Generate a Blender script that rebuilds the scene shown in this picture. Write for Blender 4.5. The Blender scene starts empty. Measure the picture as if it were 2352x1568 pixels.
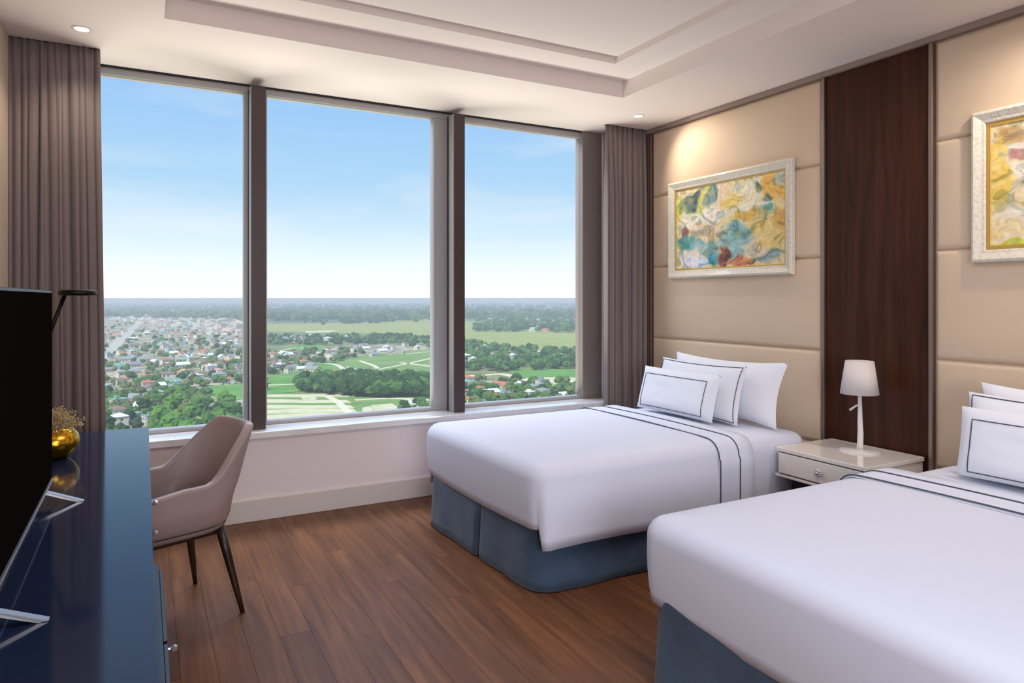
import bpy, bmesh, math, random
import numpy as np
from mathutils import Vector, Matrix, noise
random.seed(7)
PI = math.pi
S = bpy.context.scene
COL = S.collection

# ------------------------------------------------------------------ camera, world, sun, exposure
YAW = math.radians(28.35)
EYE = 1.4
cam = bpy.data.cameras.new('camera')
cam.lens = 24.0; cam.sensor_width = 36.0; cam.shift_y = -100/2352
cam.clip_start = 0.02; cam.clip_end = 60000
camo = bpy.data.objects.new('camera', cam); COL.objects.link(camo)
camo.location = (0, 0, EYE); camo.rotation_euler = (PI/2, 0, -YAW)
S.camera = camo
S.view_settings.view_transform = 'Standard'
S.view_settings.look = 'None'
S.view_settings.gamma = 1.0
S.view_settings.use_curve_mapping = False
S.view_settings.exposure = 0.0
S.cycles.max_bounces = 8
S.cycles.adaptive_threshold = 0.02
S.cycles.diffuse_bounces = 4
S.cycles.glossy_bounces = 3
S.cycles.transparent_max_bounces = 12
S.cycles.volume_bounces = 0
S.cycles.sample_clamp_indirect = 6

def lin(c):
    return tuple(((v/255)/12.92 if v/255 <= 0.04045 else ((v/255+0.055)/1.055)**2.4) for v in c)

def world():
    w = bpy.data.worlds.new('sky'); S.world = w; w.use_nodes = True
    nt = w.node_tree; nt.nodes.clear(); N = nt.nodes.new; L = nt.links.new
    out = N('ShaderNodeOutputWorld'); bg = N('ShaderNodeBackground')
    tc = N('ShaderNodeTexCoord'); sep = N('ShaderNodeSeparateXYZ'); L(tc.outputs['Generated'], sep.inputs[0])
    r = N('ShaderNodeValToRGB'); cr = r.color_ramp
    stops = [(0.0, (246, 249, 253)), (0.03, (244, 249, 254)), (0.065, (228, 243, 254)), (0.10, (212, 236, 254)), (0.16, (186, 224, 254)), (0.24, (168, 211, 253)), (0.31, (158, 202, 252)), (1.0, (140, 186, 248))]
    cr.elements[0].position = 0.0; cr.elements[0].color = (*lin(stops[0][1]), 1)
    cr.elements[1].position = 1.0; cr.elements[1].color = (*lin(stops[-1][1]), 1)
    for p, c in stops[1:-1]:
        e = cr.elements.new(p); e.color = (*lin(c), 1)
    L(sep.outputs['Z'], r.inputs[0])
    mp = N('ShaderNodeMapping'); mp.inputs['Scale'].default_value = (2.2, 2.2, 9.0); L(tc.outputs['Generated'], mp.inputs[0])
    nz = N('ShaderNodeTexNoise'); nz.inputs['Scale'].default_value = 1.6; nz.inputs['Detail'].default_value = 6; nz.inputs['Distortion'].default_value = 0.6
    L(mp.outputs[0], nz.inputs[0])
    cr2 = N('ShaderNodeValToRGB'); cr2.color_ramp.elements[0].position = 0.48; cr2.color_ramp.elements[1].position = 0.85
    L(nz.outputs[0], cr2.inputs[0])
    mul = N('ShaderNodeMath'); mul.operation = 'MULTIPLY'; mul.inputs[1].default_value = 0.55; L(cr2.outputs[0], mul.inputs[0])
    mx = N('ShaderNodeMix'); mx.data_type = 'RGBA'; mx.inputs[7].default_value = (0.93, 0.96, 1.0, 1)
    L(mul.outputs[0], mx.inputs[0]); L(r.outputs[0], mx.inputs[6])
    L(mx.outputs[2], bg.inputs[0])
    hz = N('ShaderNodeMapRange'); hz.interpolation_type = 'SMOOTHSTEP'; hz.inputs[1].default_value = 0.16; hz.inputs[2].default_value = 0.0; hz.inputs[3].default_value = 0.99; hz.inputs[4].default_value = 1.16
    L(sep.outputs['Z'], hz.inputs[0]); L(hz.outputs[0], bg.inputs[1])
    L(bg.outputs[0], out.inputs[0])
world()

sun = bpy.data.lights.new('sun', 'SUN'); sun.energy = 4.6; sun.angle = math.radians(0.6); sun.color = (1.0, 0.95, 0.86)
suno = bpy.data.objects.new('sun', sun); COL.objects.link(suno)
suno.rotation_euler = Vector((0.62, 0.45, -0.85)).to_track_quat('-Z', 'Y').to_euler()

def area(name, loc, size, energy, color, aim=(0, 0, -1), sy=None):
    l = bpy.data.lights.new(name, 'AREA'); l.energy = energy; l.color = color; l.size = size
    if sy: l.shape = 'RECTANGLE'; l.size_y = sy
    o = bpy.data.objects.new(name, l); COL.objects.link(o); o.location = loc
    o.rotation_euler = Vector(aim).to_track_quat('-Z', 'Y').to_euler()
    return o
# added fill lights out of view: one in the ceiling tray, one behind the camera
area('added_tray_fill', (1.5, 0.9, 2.92), 1.7, 30, (0.90, 0.93, 1.0), sy=1.7)
area('added_rear_fill', (0.35, -1.9, 1.3), 1.7, 110, (0.84, 0.89, 1.0), aim=(0.4, 1, -0.75), sy=1.7)
# added area lights outside the windows, standing in for sky light and ground bounce
area('added_sky_fill', (1.4, 6.3, 4.9), 4.6, 440, (0.84, 0.90, 1.0), aim=(0, -1, -0.95), sy=2.0)
area('added_ground_fill', (1.4, 5.9, -0.9), 4.6, 275, (1.0, 0.93, 0.86), aim=(0, -0.55, 1), sy=1.2)

# ------------------------------------------------------------------ materials
def mat(name, col, rough=0.5, metal=0.0, spec=0.5, bump=None, var=None, emit=None, coat=0.0, sheen=0.0, trans=0.0, srgb=True):
    m = bpy.data.materials.new(name); m.use_nodes = True
    nt = m.node_tree; b = nt.nodes['Principled BSDF']
    c = (*(lin(col) if srgb else col), 1)
    b.inputs['Base Color'].default_value = c; b.inputs['Roughness'].default_value = rough
    b.inputs['Metallic'].default_value = metal; b.inputs['Specular IOR Level'].default_value = spec
    if coat: b.inputs['Coat Weight'].default_value = coat; b.inputs['Coat Roughness'].default_value = 0.04
    if sheen: b.inputs['Sheen Weight'].default_value = sheen
    if emit: b.inputs['Emission Color'].default_value = (*emit[0], 1); b.inputs['Emission Strength'].default_value = emit[1]
    N = nt.nodes.new; L = nt.links.new
    if var or bump:
        tc = N('ShaderNodeTexCoord')
    if var:      # (scale, second colour, amount, stretch)
        sc, c2, amt, st = var
        mp = N('ShaderNodeMapping'); mp.inputs['Scale'].default_value = st; L(tc.outputs['Object'], mp.inputs[0])
        nz = N('ShaderNodeTexNoise'); nz.inputs['Scale'].default_value = sc; nz.inputs['Detail'].default_value = 5; L(mp.outputs[0], nz.inputs[0])
        rp = N('ShaderNodeValToRGB'); rp.color_ramp.elements[0].position = 0.35; rp.color_ramp.elements[1].position = 0.68
        L(nz.outputs[0], rp.inputs[0])
        ml = N('ShaderNodeMath'); ml.operation = 'MULTIPLY'; ml.inputs[1].default_value = amt; L(rp.outputs[0], ml.inputs[0])
        mx = N('ShaderNodeMix'); mx.data_type = 'RGBA'; mx.inputs[6].default_value = c; mx.inputs[7].default_value = (*(lin(c2)), 1)
        L(ml.outputs[0], mx.inputs[0]); L(mx.outputs[2], b.inputs['Base Color'])
    if bump:     # (scale, strength, stretch)
        sc, stg, st = bump
        mp = N('ShaderNodeMapping'); mp.inputs['Scale'].default_value = st; L(tc.outputs['Object'], mp.inputs[0])
        nz = N('ShaderNodeTexNoise'); nz.inputs['Scale'].default_value = sc; nz.inputs['Detail'].default_value = 3; L(mp.outputs[0], nz.inputs[0])
        bp = N('ShaderNodeBump'); bp.inputs['Strength'].default_value = stg; bp.inputs['Distance'].default_value = 0.01
        L(nz.outputs[0], bp.inputs['Height']); L(bp.outputs[0], b.inputs['Normal'])
    return m

M = {}
M['ceiling'] = mat('ceiling_paint', (236, 225, 218), 0.75, spec=0.2)
M['wall'] = mat('wall_paint', (240, 228, 228), 0.7, spec=0.2)
M['wall_warm'] = mat('side_wall_paint', (208, 188, 170), 0.7, spec=0.2)
M['base'] = mat('baseboard_paint', (222, 212, 204), 0.4)
M['sill'] = mat('sill_stone', (246, 244, 246), 0.12, spec=0.5, coat=0.5, var=(6, (222, 220, 222), 0.6, (1, 1, 1)))
M['frame'] = mat('window_frame_metal', (72, 57, 55), 0.4, metal=0.2)
M['frame_light'] = mat('window_sash_metal', (170, 166, 166), 0.4, metal=0.2)
M['gap'] = mat('rubber_gasket', (30, 28, 30), 0.6)
M['panel'] = mat('upholstered_wall_fabric', (214, 191, 166), 0.62, spec=0.3, bump=(180, 0.12, (1, 1, 1)), sheen=0.1)
M['trim_metal'] = mat('brushed_trim_metal', (158, 140, 130), 0.35, metal=0.85)
M['trim_dark'] = mat('dark_trim', (92, 74, 66), 0.4)
M['trim_top'] = mat('ceiling_edge_trim', (150, 130, 120), 0.5)
M['white_cotton'] = mat('white_cotton', (222, 225, 242), 0.85, spec=0.15, bump=(7, 0.10, (1, 1, 1)), sheen=0.15)
M['pillow'] = mat('pillow_cotton', (232, 233, 242), 0.85, spec=0.15, bump=(9, 0.25, (1, 1, 1)), sheen=0.15)
M['piping'] = mat('charcoal_piping', (74, 77, 90), 0.7)
M['skirt'] = mat('blue_bed_skirt', (68, 90, 114), 0.8, spec=0.2, bump=(120, 0.3, (1, 1, 1)), var=(5, (50, 62, 84), 0.8, (1, 1, 1)), sheen=0.25)
M['curtain'] = mat('taupe_curtain', (132, 119, 117), 0.85, spec=0.15, bump=(220, 0.2, (1, 1, 1)), sheen=0.1)
M['sheer'] = mat('curtain_lining', (180, 168, 168), 0.8, spec=0.1)
M['chair'] = mat('greige_leather', (160, 140, 136), 0.36, spec=0.4, bump=(60, 0.08, (1, 1, 1)))
M['chair_leg'] = mat('dark_walnut', (52, 33, 24), 0.35, var=(8, (34, 20, 15), 0.8, (1, 1, 0.1)))
M['desk_glass'] = mat('navy_back_painted_glass', (30, 40, 66), 0.09, spec=0.24)
M['desk_body'] = mat('navy_lacquer', (22, 27, 42), 0.3)
M['knob'] = mat('crystal_knob', (205, 205, 212), 0.12, metal=0.7)
M['tv'] = mat('black_screen', (22, 17, 17), 0.6, spec=0.0)
M['tv_body'] = mat('black_plastic', (14, 14, 15), 0.4)
M['silver'] = mat('silver_metal', (188, 182, 182), 0.3, metal=0.8)
M['gold'] = mat('gold_metal', (214, 160, 48), 0.22, metal=1.0)
M['black_metal'] = mat('black_bronze', (24, 18, 14), 0.35, metal=0.6)
M['brass'] = mat('dark_brass', (120, 96, 60), 0.3, metal=0.9)
M['dried'] = mat('dried_flowers', (205, 184, 130), 0.8, var=(30, (150, 120, 90), 0.7, (1, 1, 1)))
M['lacquer'] = mat('cream_lacquer', (240, 231, 223), 0.10, spec=0.5, coat=0.5)
M['shade'] = mat('lamp_shade_fabric', (224, 214, 212), 0.7)
M['lampwhite'] = mat('white_enamel', (226, 220, 218), 0.3)
M['plinth'] = mat('black_plinth', (16, 16, 22), 0.5)
M['frame_white'] = mat('carved_white_frame', (226, 220, 208), 0.4, bump=(70, 0.35, (1, 1, 1)), var=(60, (206, 196, 178), 0.8, (1, 1, 1)), coat=0.2)
M['frame_gold'] = mat('gold_slip', (214, 176, 92), 0.35, metal=0.5)
M['grille'] = mat('downlight_ring', (232, 226, 218), 0.4)
M['glow'] = mat('downlight_lens', (255, 250, 235), 0.4, emit=((1.0, 0.90, 0.72), 6.0))

def wood_mat(name, c1, c2, c3, rough, axis, coat=0.0):
    m = bpy.data.materials.new(name); m.use_nodes = True
    nt = m.node_tree; b = nt.nodes['Principled BSDF']; N = nt.nodes.new; L = nt.links.new
    tc = N('ShaderNodeTexCoord'); oi = N('ShaderNodeObjectInfo')
    add = N('ShaderNodeVectorMath'); add.operation = 'ADD'
    sc = N('ShaderNodeVectorMath'); sc.operation = 'SCALE'; sc.inputs[3].default_value = 13.0
    cb = N('ShaderNodeCombineXYZ'); L(oi.outputs['Random'], cb.inputs[0]); L(oi.outputs['Random'], cb.inputs[1]); L(cb.outputs[0], sc.inputs[0])
    L(tc.outputs['Object'], add.inputs[0]); L(sc.outputs[0], add.inputs[1])
    mp = N('ShaderNodeMapping'); st = [14, 14, 14]; st[axis] = 0.9; mp.inputs['Scale'].default_value = st; L(add.outputs[0], mp.inputs[0])
    nz = N('ShaderNodeTexNoise'); nz.inputs['Scale'].default_value = 1.3; nz.inputs['Detail'].default_value = 8; nz.inputs['Roughness'].default_value = 0.62; nz.inputs['Distortion'].default_value = 0.5
    L(mp.outputs[0], nz.inputs[0])
    rp = N('ShaderNodeValToRGB'); cr = rp.color_ramp
    cr.elements[0].position = 0.28; cr.elements[0].color = (*lin(c1), 1); cr.elements[1].position = 0.74; cr.elements[1].color = (*lin(c3), 1)
    e = cr.elements.new(0.5); e.color = (*lin(c2), 1)
    L(nz.outputs[0], rp.inputs[0])
    hs = N('ShaderNodeHueSaturation'); L(rp.outputs[0], hs.inputs['Color'])
    mr = N('ShaderNodeMapRange'); mr.inputs[3].default_value = 0.90; mr.inputs[4].default_value = 1.08; L(oi.outputs['Random'], mr.inputs[0]); L(mr.outputs[0], hs.inputs['Value'])
    L(hs.outputs[0], b.inputs['Base Color'])
    b.inputs['Roughness'].default_value = rough; b.inputs['Specular IOR Level'].default_value = 0.18
    if coat: b.inputs['Coat Weight'].default_value = coat; b.inputs['Coat Roughness'].default_value = 0.12
    bp = N('ShaderNodeBump'); bp.inputs['Strength'].default_value = 0.08; bp.inputs['Distance'].default_value = 0.003
    L(nz.outputs[0], bp.inputs['Height']); L(bp.outputs[0], b.inputs['Normal'])
    return m
M['plank'] = wood_mat('oak_floor_plank', (84, 52, 36), (110, 71, 47), (134, 90, 60), 0.38, 1)
M['darkwood'] = wood_mat('dark_wood_veneer', (46, 24, 15), (64, 35, 23), (80, 46, 32), 0.32, 2)

def glass_mat():
    m = bpy.data.materials.new('window_glass'); m.use_nodes = True
    nt = m.node_tree; nt.nodes.clear(); N = nt.nodes.new; L = nt.links.new
    out = N('ShaderNodeOutputMaterial'); mx = N('ShaderNodeMixShader'); tr = N('ShaderNodeBsdfTransparent'); gl = N('ShaderNodeBsdfGlossy')
    tr.inputs[0].default_value = (0.97, 0.985, 0.99, 1); gl.inputs['Roughness'].default_value = 0.0
    fr = N('ShaderNodeFresnel'); fr.inputs[0].default_value = 1.04
    L(fr.outputs[0], mx.inputs[0]); L(tr.outputs[0], mx.inputs[1]); L(gl.outputs[0], mx.inputs[2]); L(mx.outputs[0], out.inputs[0])
    return m
M['glass'] = glass_mat()

# ------------------------------------------------------------------ helpers
def link(name, me, parent=None, m=None, smooth=False):
    o = bpy.data.objects.new(name, me); COL.objects.link(o)
    if parent is not None: o.parent = parent
    if m is not None and not me.materials:
        for q in (m if isinstance(m, (list, tuple)) else [m]): me.materials.append(q)
    if smooth:
        for p in me.polygons: p.use_smooth = True
    return o

def bmobj(name, bm, m, parent=None, smooth=False, mod=None):
    bmesh.ops.recalc_face_normals(bm, faces=bm.faces)
    me = bpy.data.meshes.new(name); bm.to_mesh(me); bm.free()
    return link(name, me, parent, m, smooth)

def tag(o, label=None, cat=None, group=None, kind=None):
    if label: o['label'] = label
    if cat: o['category'] = cat
    if group: o['group'] = group
    if kind: o['kind'] = kind
    return o

def thing(name, label, cat, loc=(0, 0, 0), rz=0, group=None):
    o = bpy.data.objects.new(name, None); COL.objects.link(o); o.location = loc; o.rotation_euler = (0, 0, rz)
    o.empty_display_size = 0.1
    return tag(o, label, cat, group)

def add_box(bm, lo, hi, bev=0.0, seg=2, mi=0):
    r = bmesh.ops.create_cube(bm, size=1)
    vs = r['verts']
    c = [(a+b)/2 for a, b in zip(lo, hi)]; s = [b-a for a, b in zip(lo, hi)]
    for v in vs: v.co = Vector((c[0]+v.co.x*s[0], c[1]+v.co.y*s[1], c[2]+v.co.z*s[2]))
    fs = set(f for v in vs for f in v.link_faces)
    for f in fs: f.material_index = mi
    if bev:
        es = list(set(e for v in vs for e in v.link_edges))
        bmesh.ops.bevel(bm, geom=es, offset=bev, segments=seg, affect='EDGES', profile=0.5)
    return bm

def box(name, lo, hi, m, parent=None, bev=0.0, seg=2, smooth=False):
    bm = bmesh.new(); add_box(bm, lo, hi, bev, seg)
    return bmobj(name, bm, m, parent, smooth)

def add_tube(bm, pts, rad, n=10, caps=True):
    pts = [Vector(p) for p in pts]
    rs = rad if isinstance(rad, (list, tuple)) else [rad]*len(pts)
    rings = []; up = None
    for i, p in enumerate(pts):
        d = (pts[min(i+1, len(pts)-1)]-pts[max(i-1, 0)]).normalized()
        if up is None:
            up = Vector((0, 0, 1)) if abs(d.z) < 0.9 else Vector((1, 0, 0))
        a = d.cross(up)
        if a.length < 1e-5: a = d.cross(Vector((0, 1, 0.3)))
        a.normalize(); b = a.cross(d).normalized(); up = b
        rings.append([bm.verts.new(p + (a*math.cos(2*PI*k/n) + b*math.sin(2*PI*k/n))*rs[i]) for k in range(n)])
    for r1, r2 in zip(rings, rings[1:]):
        for k in range(n): bm.faces.new((r1[k], r1[(k+1) % n], r2[(k+1) % n], r2[k]))
    if caps:
        bm.faces.new(rings[0][::-1]); bm.faces.new(rings[-1])
    return bm

def add_lathe(bm, prof, n=32, c=(0, 0, 0)):
    rings = []
    for r, z in prof:
        rings.append([bm.verts.new((c[0]+r*math.cos(2*PI*k/n), c[1]+r*math.sin(2*PI*k/n), c[2]+z)) for k in range(n)])
    for r1, r2 in zip(rings, rings[1:]):
        for k in range(n): bm.faces.new((r1[k], r1[(k+1) % n], r2[(k+1) % n], r2[k]))
    bm.faces.new(rings[0][::-1]); bm.faces.new(rings[-1])
    return bm

def lathe(name, prof, m, parent, n=32, c=(0, 0, 0), smooth=True):
    o = bmobj(name, add_lathe(bmesh.new(), prof, n, c), m, parent, smooth)
    if smooth:
        for p in o.data.polygons:
            if len(p.vertices) > 4: p.use_smooth = False
    return o

def grid_mesh(name, P, m, parent=None, closed_u=False, smooth=True, mods=()):
    nu, nv = len(P), len(P[0])
    vs = [tuple(p) for row in P for p in row]
    fs = []
    for i in range(nu if closed_u else nu-1):
        for j in range(nv-1):
            a, b = i, (i+1) % nu
            fs.append((a*nv+j, b*nv+j, b*nv+j+1, a*nv+j+1))
    me = bpy.data.meshes.new(name); me.from_pydata(vs, [], fs); me.update()
    return link(name, me, parent, m, smooth)

def struct(o):
    o['kind'] = 'structure'; return o

# ------------------------------------------------------------------ room shell
XL, XR, YB, YR, H = -0.63, 3.70, 4.55, -2.2, 2.79
YW = 4.78            # window plane
# floor: sub floor slab with every plank a piece of its own
fl = struct(box('floor', (XL-0.1, YR-0.1, -0.12), (XR+0.1, YB+0.02, -0.012), mat('floor_gap', (80, 50, 36), 0.8)))
PW = 0.125; PL = 1.5
plank_meshes = {}
def plank_mesh(w, l):
    k = (round(w, 3), round(l, 3))
    if k not in plank_meshes:
        bm = bmesh.new(); add_box(bm, (0.0003, 0.0003, -0.012), (w-0.0003, l-0.0003, 0.0), 0.0005, 1)
        me = bpy.data.meshes.new('plank'); bm.to_mesh(me); bm.free(); me.materials.append(M['plank']); plank_meshes[k] = me
    return plank_meshes[k]
x = XL; row = 0
while x < XR-0.001:
    w = min(PW, XR-x)
    off = [0.0, 0.55, 0.21, 0.86, 0.38, 1.02][row % 6]
    y = YR - off
    while y < YB:
        y0 = max(y, YR); y1 = min(y+PL, YB)
        if y1-y0 > 0.02:
            l = round(y1-y0, 3)
            o = bpy.data.objects.new('plank', plank_mesh(w, l)); COL.objects.link(o); o.parent = fl; o.location = (x, y0, 0)
        y += PL
    x += PW; row += 1

# ceiling with two stepped tray recesses
def ceiling():
    bm = bmesh.new()
    def rect(x0, y0, x1, y1, z): return [bm.verts.new(p) for p in ((x0, y0, z), (x1, y0, z), (x1, y1, z), (x0, y1, z))]
    o_ = rect(XL-0.1, YR-0.1, XR+0.1, YW+0.1, H)
    a = rect(0.09, -1.0, 2.93, 3.81, H); b = rect(0.09, -1.0, 2.93, 3.81, H+0.11)
    c = rect(0.36, -0.74, 2.66, 3.54, H+0.11); d = rect(0.36, -0.74, 2.66, 3.54, H+0.15)
    for p, q in ((o_, a), (a, b), (b, c), (c, d)):
        for k in range(4): bm.faces.new((p[k], p[(k+1) % 4], q[(k+1) % 4], q[k]))
    bm.faces.new(d)
    # outer shell of the slab above
    t = rect(XL-0.1, YR-0.1, XR+0.1, YW+0.1, H+0.35)
    for k in range(4): bm.faces.new((o_[k], t[k], t[(k+1) % 4], o_[(k+1) % 4]))
    bm.faces.new(t)
    return struct(bmobj('ceiling', bm, M['ceiling']))
ceiling()
struct(box('wall_left', (XL-0.12, YR, -0.12), (XL, YW+0.1, H), M['wall_warm']))
wr = struct(box('wall_right', (XR+0.012, YR, -0.12), (XR+0.15, YW+0.1, H), M['wall_warm']))
struct(box('wall_rear', (XL-0.12, YR-0.12, -0.12), (XR+0.15, YR, H), M['wall_warm']))
wb = struct(box('wall_back', (XL, YB, -0.12), (XR+0.012, YW+0.1, 0.515), M['wall']))
# window sill slab
box('window_sill', (XL, YB-0.03, 0.515), (XR, YW+0.02, 0.56), M['sill'], wb, bev=0.006)
# pier between the windows and the bedhead wall, and reveal on the far left
struct(box('wall_pier', (3.41, 4.70, 0.56), (XR+0.012, YW+0.1, H), M['wall']))
struct(box('baseboard_back', (XL, YB-0.018, 0.0), (XR, YB, 0.135), M['base'], bev=0.003))
struct(box('baseboard_left', (XL, YR, 0.0), (XL+0.015, YB-0.018, 0.135), M['base'], bev=0.003))

# windows: frame members are parts; the deep mullion belongs to the window on its left
def window(n, x0, x1, mull=None, left=0.03, right=0.03, top=0.05):
    w = bpy.data.objects.new('window_%d' % n, None); COL.objects.link(w); w['kind'] = 'structure'; w.location = (x0, YW, 0.56)
    def part(nm, lo, hi, m, bev=0.002):
        o = box(nm, [a-b for a, b in zip(lo, w.location)], [a-b for a, b in zip(hi, w.location)], m, w, bev=bev); return o
    xh = mull[1] if mull else x1
    part('head_frame', (x0, YW-0.035, H-top), (xh, YW+0.05, H-0.001), M['frame_light'])
    part('head_gasket', (x0, YW-0.05, H-0.010), (xh, YW-0.036, H-0.001), M['gap'], 0)
    part('bottom_frame', (x0, YW-0.03, 0.56), (x1, YW+0.05, 0.585), M['frame_light'])
    part('side_frame', (x0, YW-0.03, 0.585), (x0+left, YW+0.05, H-top), M['frame_light'])
    part('side_frame', (x1-right, YW-0.03, 0.585), (x1, YW+0.05, H-top), M['frame_light'])
    part('pane', (x0+left, YW+0.004, 0.585), (x1-right, YW+0.012, H-top), M['glass'], 0)
    if mull:
        part('mullion', (mull[0], YW-0.18, 0.56), (mull[1], YW+0.05, H-0.038), M['frame'], 0.004)
        part('mullion_lit_side', (mull[0]-0.004, YW-0.174, 0.562), (mull[0]+0.0005, YW-0.03, H-0.040), M['frame_light'], 0)  # added plate: its lighter colour paints the window light on this mullion side
        part('gasket', (mull[0]-0.007, YW-0.085, 0.56), (mull[0]+0.001, YW-0.065, H-0.042), M['gap'], 0)
    return w
window(1, -0.63, 0.603, (0.603, 0.690), right=0.026)
window(2, 0.690, 2.001, (2.001, 2.088), right=0.10)
M['jamb'] = mat('jamb_metal', (140, 128, 122), 0.4, metal=0.15)
w3 = window(3, 2.088, 3.41, None, right=0.02)
box('jamb_post', (3.215-2.088, -0.06, 0.0), (3.41-2.088, 0.05, H-0.56-0.001), M['jamb'], w3, bev=0.004)

# bedhead wall: padded panels, metal trims, dark veneer slab
def padded(y0, y1, z0, z1):
    nx, nz = 16, 10; P = []
    for i in range(nx+1):
        u = i/nx; row = []
        for j in range(nz+1):
            v = j/nz
            eu = min(u, 1-u)*(y1-y0); ev = min(v, 1-v)*(z1-z0)
            e = min(eu, ev)
            d = 0.022*min(1, (e/0.03))**0.45 if e < 0.03 else 0.022
            row.append((XR+0.012-d, y0+(y1-y0)*u, z0+(z1-z0)*v))
        P.append(row)
    return P
def smoothgrid(y0, y1, z0, z1):
    # non uniform grid so the rolled edge is narrow
    eu = [0, 0.003, 0.008, 0.016, 0.03]; 
    us = [y0+e for e in eu] + [y0+(y1-y0)*k/6 for k in range(1, 6)] + [y1-e for e in eu[::-1]]
    vs = [z0+e for e in eu] + [z0+(z1-z0)*k/4 for k in range(1, 4)] + [z1-e for e in eu[::-1]]
    P = []
    for u in us:
        row = []
        for v in vs:
            e = min(u-y0, y1-u, v-z0, z1-v)
            d = 0.024*(1-(1-min(1, e/0.03))**2.6)
            row.append((XR+0.012-d, u, v))
        P.append(row)
    return P
seams = [0.0, 0.50, 1.075, 1.652, 2.228, 2.755]
for (y0, y1) in ((2.806, 4.405), (0.52, 2.122), (-1.765, -0.16)):
    for z0, z1 in zip(seams, seams[1:]):
        grid_mesh('wall_panel', smoothgrid(y0, y1, z0, z1), M['panel'], wr)
for y0, y1 in ((2.776, 2.806), (2.122, 2.152), (0.49, 0.52), (-0.16, -0.13), (4.405, 4.425)):
    box('metal_trim', (XR-0.022, y0+0.004, 0), (XR+0.012, y1-0.004, 2.755), M['trim_metal'], wr, bev=0.003)
box('veneer_panel', (XR-0.006, 2.152, 0), (XR+0.012, 2.776, 2.755), M['darkwood'], wr, bev=0.002)
box('veneer_panel', (XR-0.006, -0.13, 0), (XR+0.012, 0.49, 2.755), M['darkwood'], wr, bev=0.002)
box('corner_post', (XR-0.03, 4.428, 0), (XR+0.012, 4.46, 2.755), M['trim_dark'], wr, bev=0.002)
struct(box('trim_1', (XR-0.03, YR, 2.757), (XR+0.012, YB+0.1, H-0.001), M['trim_top'], bev=0.002))

# ------------------------------------------------------------------ downlights
def downlight(x, y, label, power=16, aim=(0, 0, -1), cone=115):
    t = thing('downlight', label, 'light', (x, y, H), 0)
    lathe('ring', [(0.034, -0.001), (0.036, -0.005), (0.046, -0.004), (0.048, -0.0005)], M['grille'], t, 28)
    lathe('lens', [(0.001, -0.0025), (0.033, -0.0025), (0.0335, -0.001)], M['glow'], t, 28)
    l = bpy.data.lights.new('downlight_beam', 'SPOT'); l.energy = power; l.color = (1.0, 0.86, 0.70); l.spot_size = math.radians(cone); l.spot_blend = 0.9; l.shadow_soft_size = 0.035
    o = bpy.data.objects.new('downlight_beam', l); COL.objects.link(o); o.location = (0, 0, -0.02); o.parent = t; o.rotation_euler = Vector(aim).to_track_quat('-Z', 'Y').to_euler()
    return t
downlight(-0.281, 4.159, 'small round ceiling downlight above the left curtain', 13, (0, 0.1, -1))
downlight(3.325, 4.131, 'small round ceiling downlight above the corner by the right curtain', 24, (0.75, -0.75, -1), 100)
downlight(3.325, 1.3, 'round ceiling downlight above the head of the nearer bed', 44, (0.15, 0.5, -1))
downlight(-0.281, 1.3, 'round ceiling downlight above the desk', 12)
downlight(3.325, -1.4, 'round ceiling downlight near the rear wall on the bed side', 14)
downlight(-0.281, -1.4, 'round ceiling downlight near the rear wall on the desk side', 14)

# ------------------------------------------------------------------ curtains
def curtain(name, x0, x1, nf, seed, label, flare=0.0):
    rnd = random.Random(seed)
    n = 260; rows = 22; P = []
    edges = [0]
    for k in range(nf): edges.append(edges[-1]+rnd.uniform(0.6, 1.5))
    tot = edges[-1]; edges = [e/tot for e in edges]
    amps = [rnd.uniform(0.55, 1.0) for _ in range(nf)]; ph = [rnd.uniform(-1, 1) for _ in range(nf+1)]
    for i in range(n+1):
        u = i/n
        k = max(j for j in range(nf) if edges[j] <= u+1e-9)
        f = (u-edges[k])/(edges[k+1]-edges[k]); row = []
        for j in range(rows+1):
            v = j/rows            # 0 top .. 1 bottom
            drift = 0.012*math.sin(2.2*v+3*ph[k])*v + 0.006*math.sin(5*v+ph[k]*6)
            a = 0.046*amps[k]*(0.45+0.55*min(1, v*5))
            d = -a*math.cos(2*PI*f) + 0.008*math.cos(4*PI*f+ph[k]*2)*min(1, v*4) + (0.006*math.sin(6*PI*f) if v < 0.05 else 0)
            xx = x0+(x1-x0)*u + drift*math.sin(PI*u) + 0.010*math.sin(2*PI*f)*1.1 + flare*v*(u if flare > 0 else (1-u))
            row.append((xx, 4.468+d, (H-0.004)*(1-v)+0.012*v))
        P.append(row)
    t = thing(name, label, 'curtain', (0, 0, 0))
    o = grid_mesh('curtain_cloth', P, M['curtain'], t)
    so = o.modifiers.new('thick', 'SOLIDIFY'); so.thickness = 0.003
    box('curtain_track', (x0, 4.45, H-0.0035), (x1, 4.485, H-0.0005), M['gap'], t)
    return t
curtain('curtain', XL+0.0005, -0.215, 11, 3, 'long taupe gathered curtain at the left end of the window, beside the desk', 0.035)
curtain('curtain', 3.262, 3.660, 9, 5, 'long taupe gathered curtain in the corner by the bedhead wall', 0.0)

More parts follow.
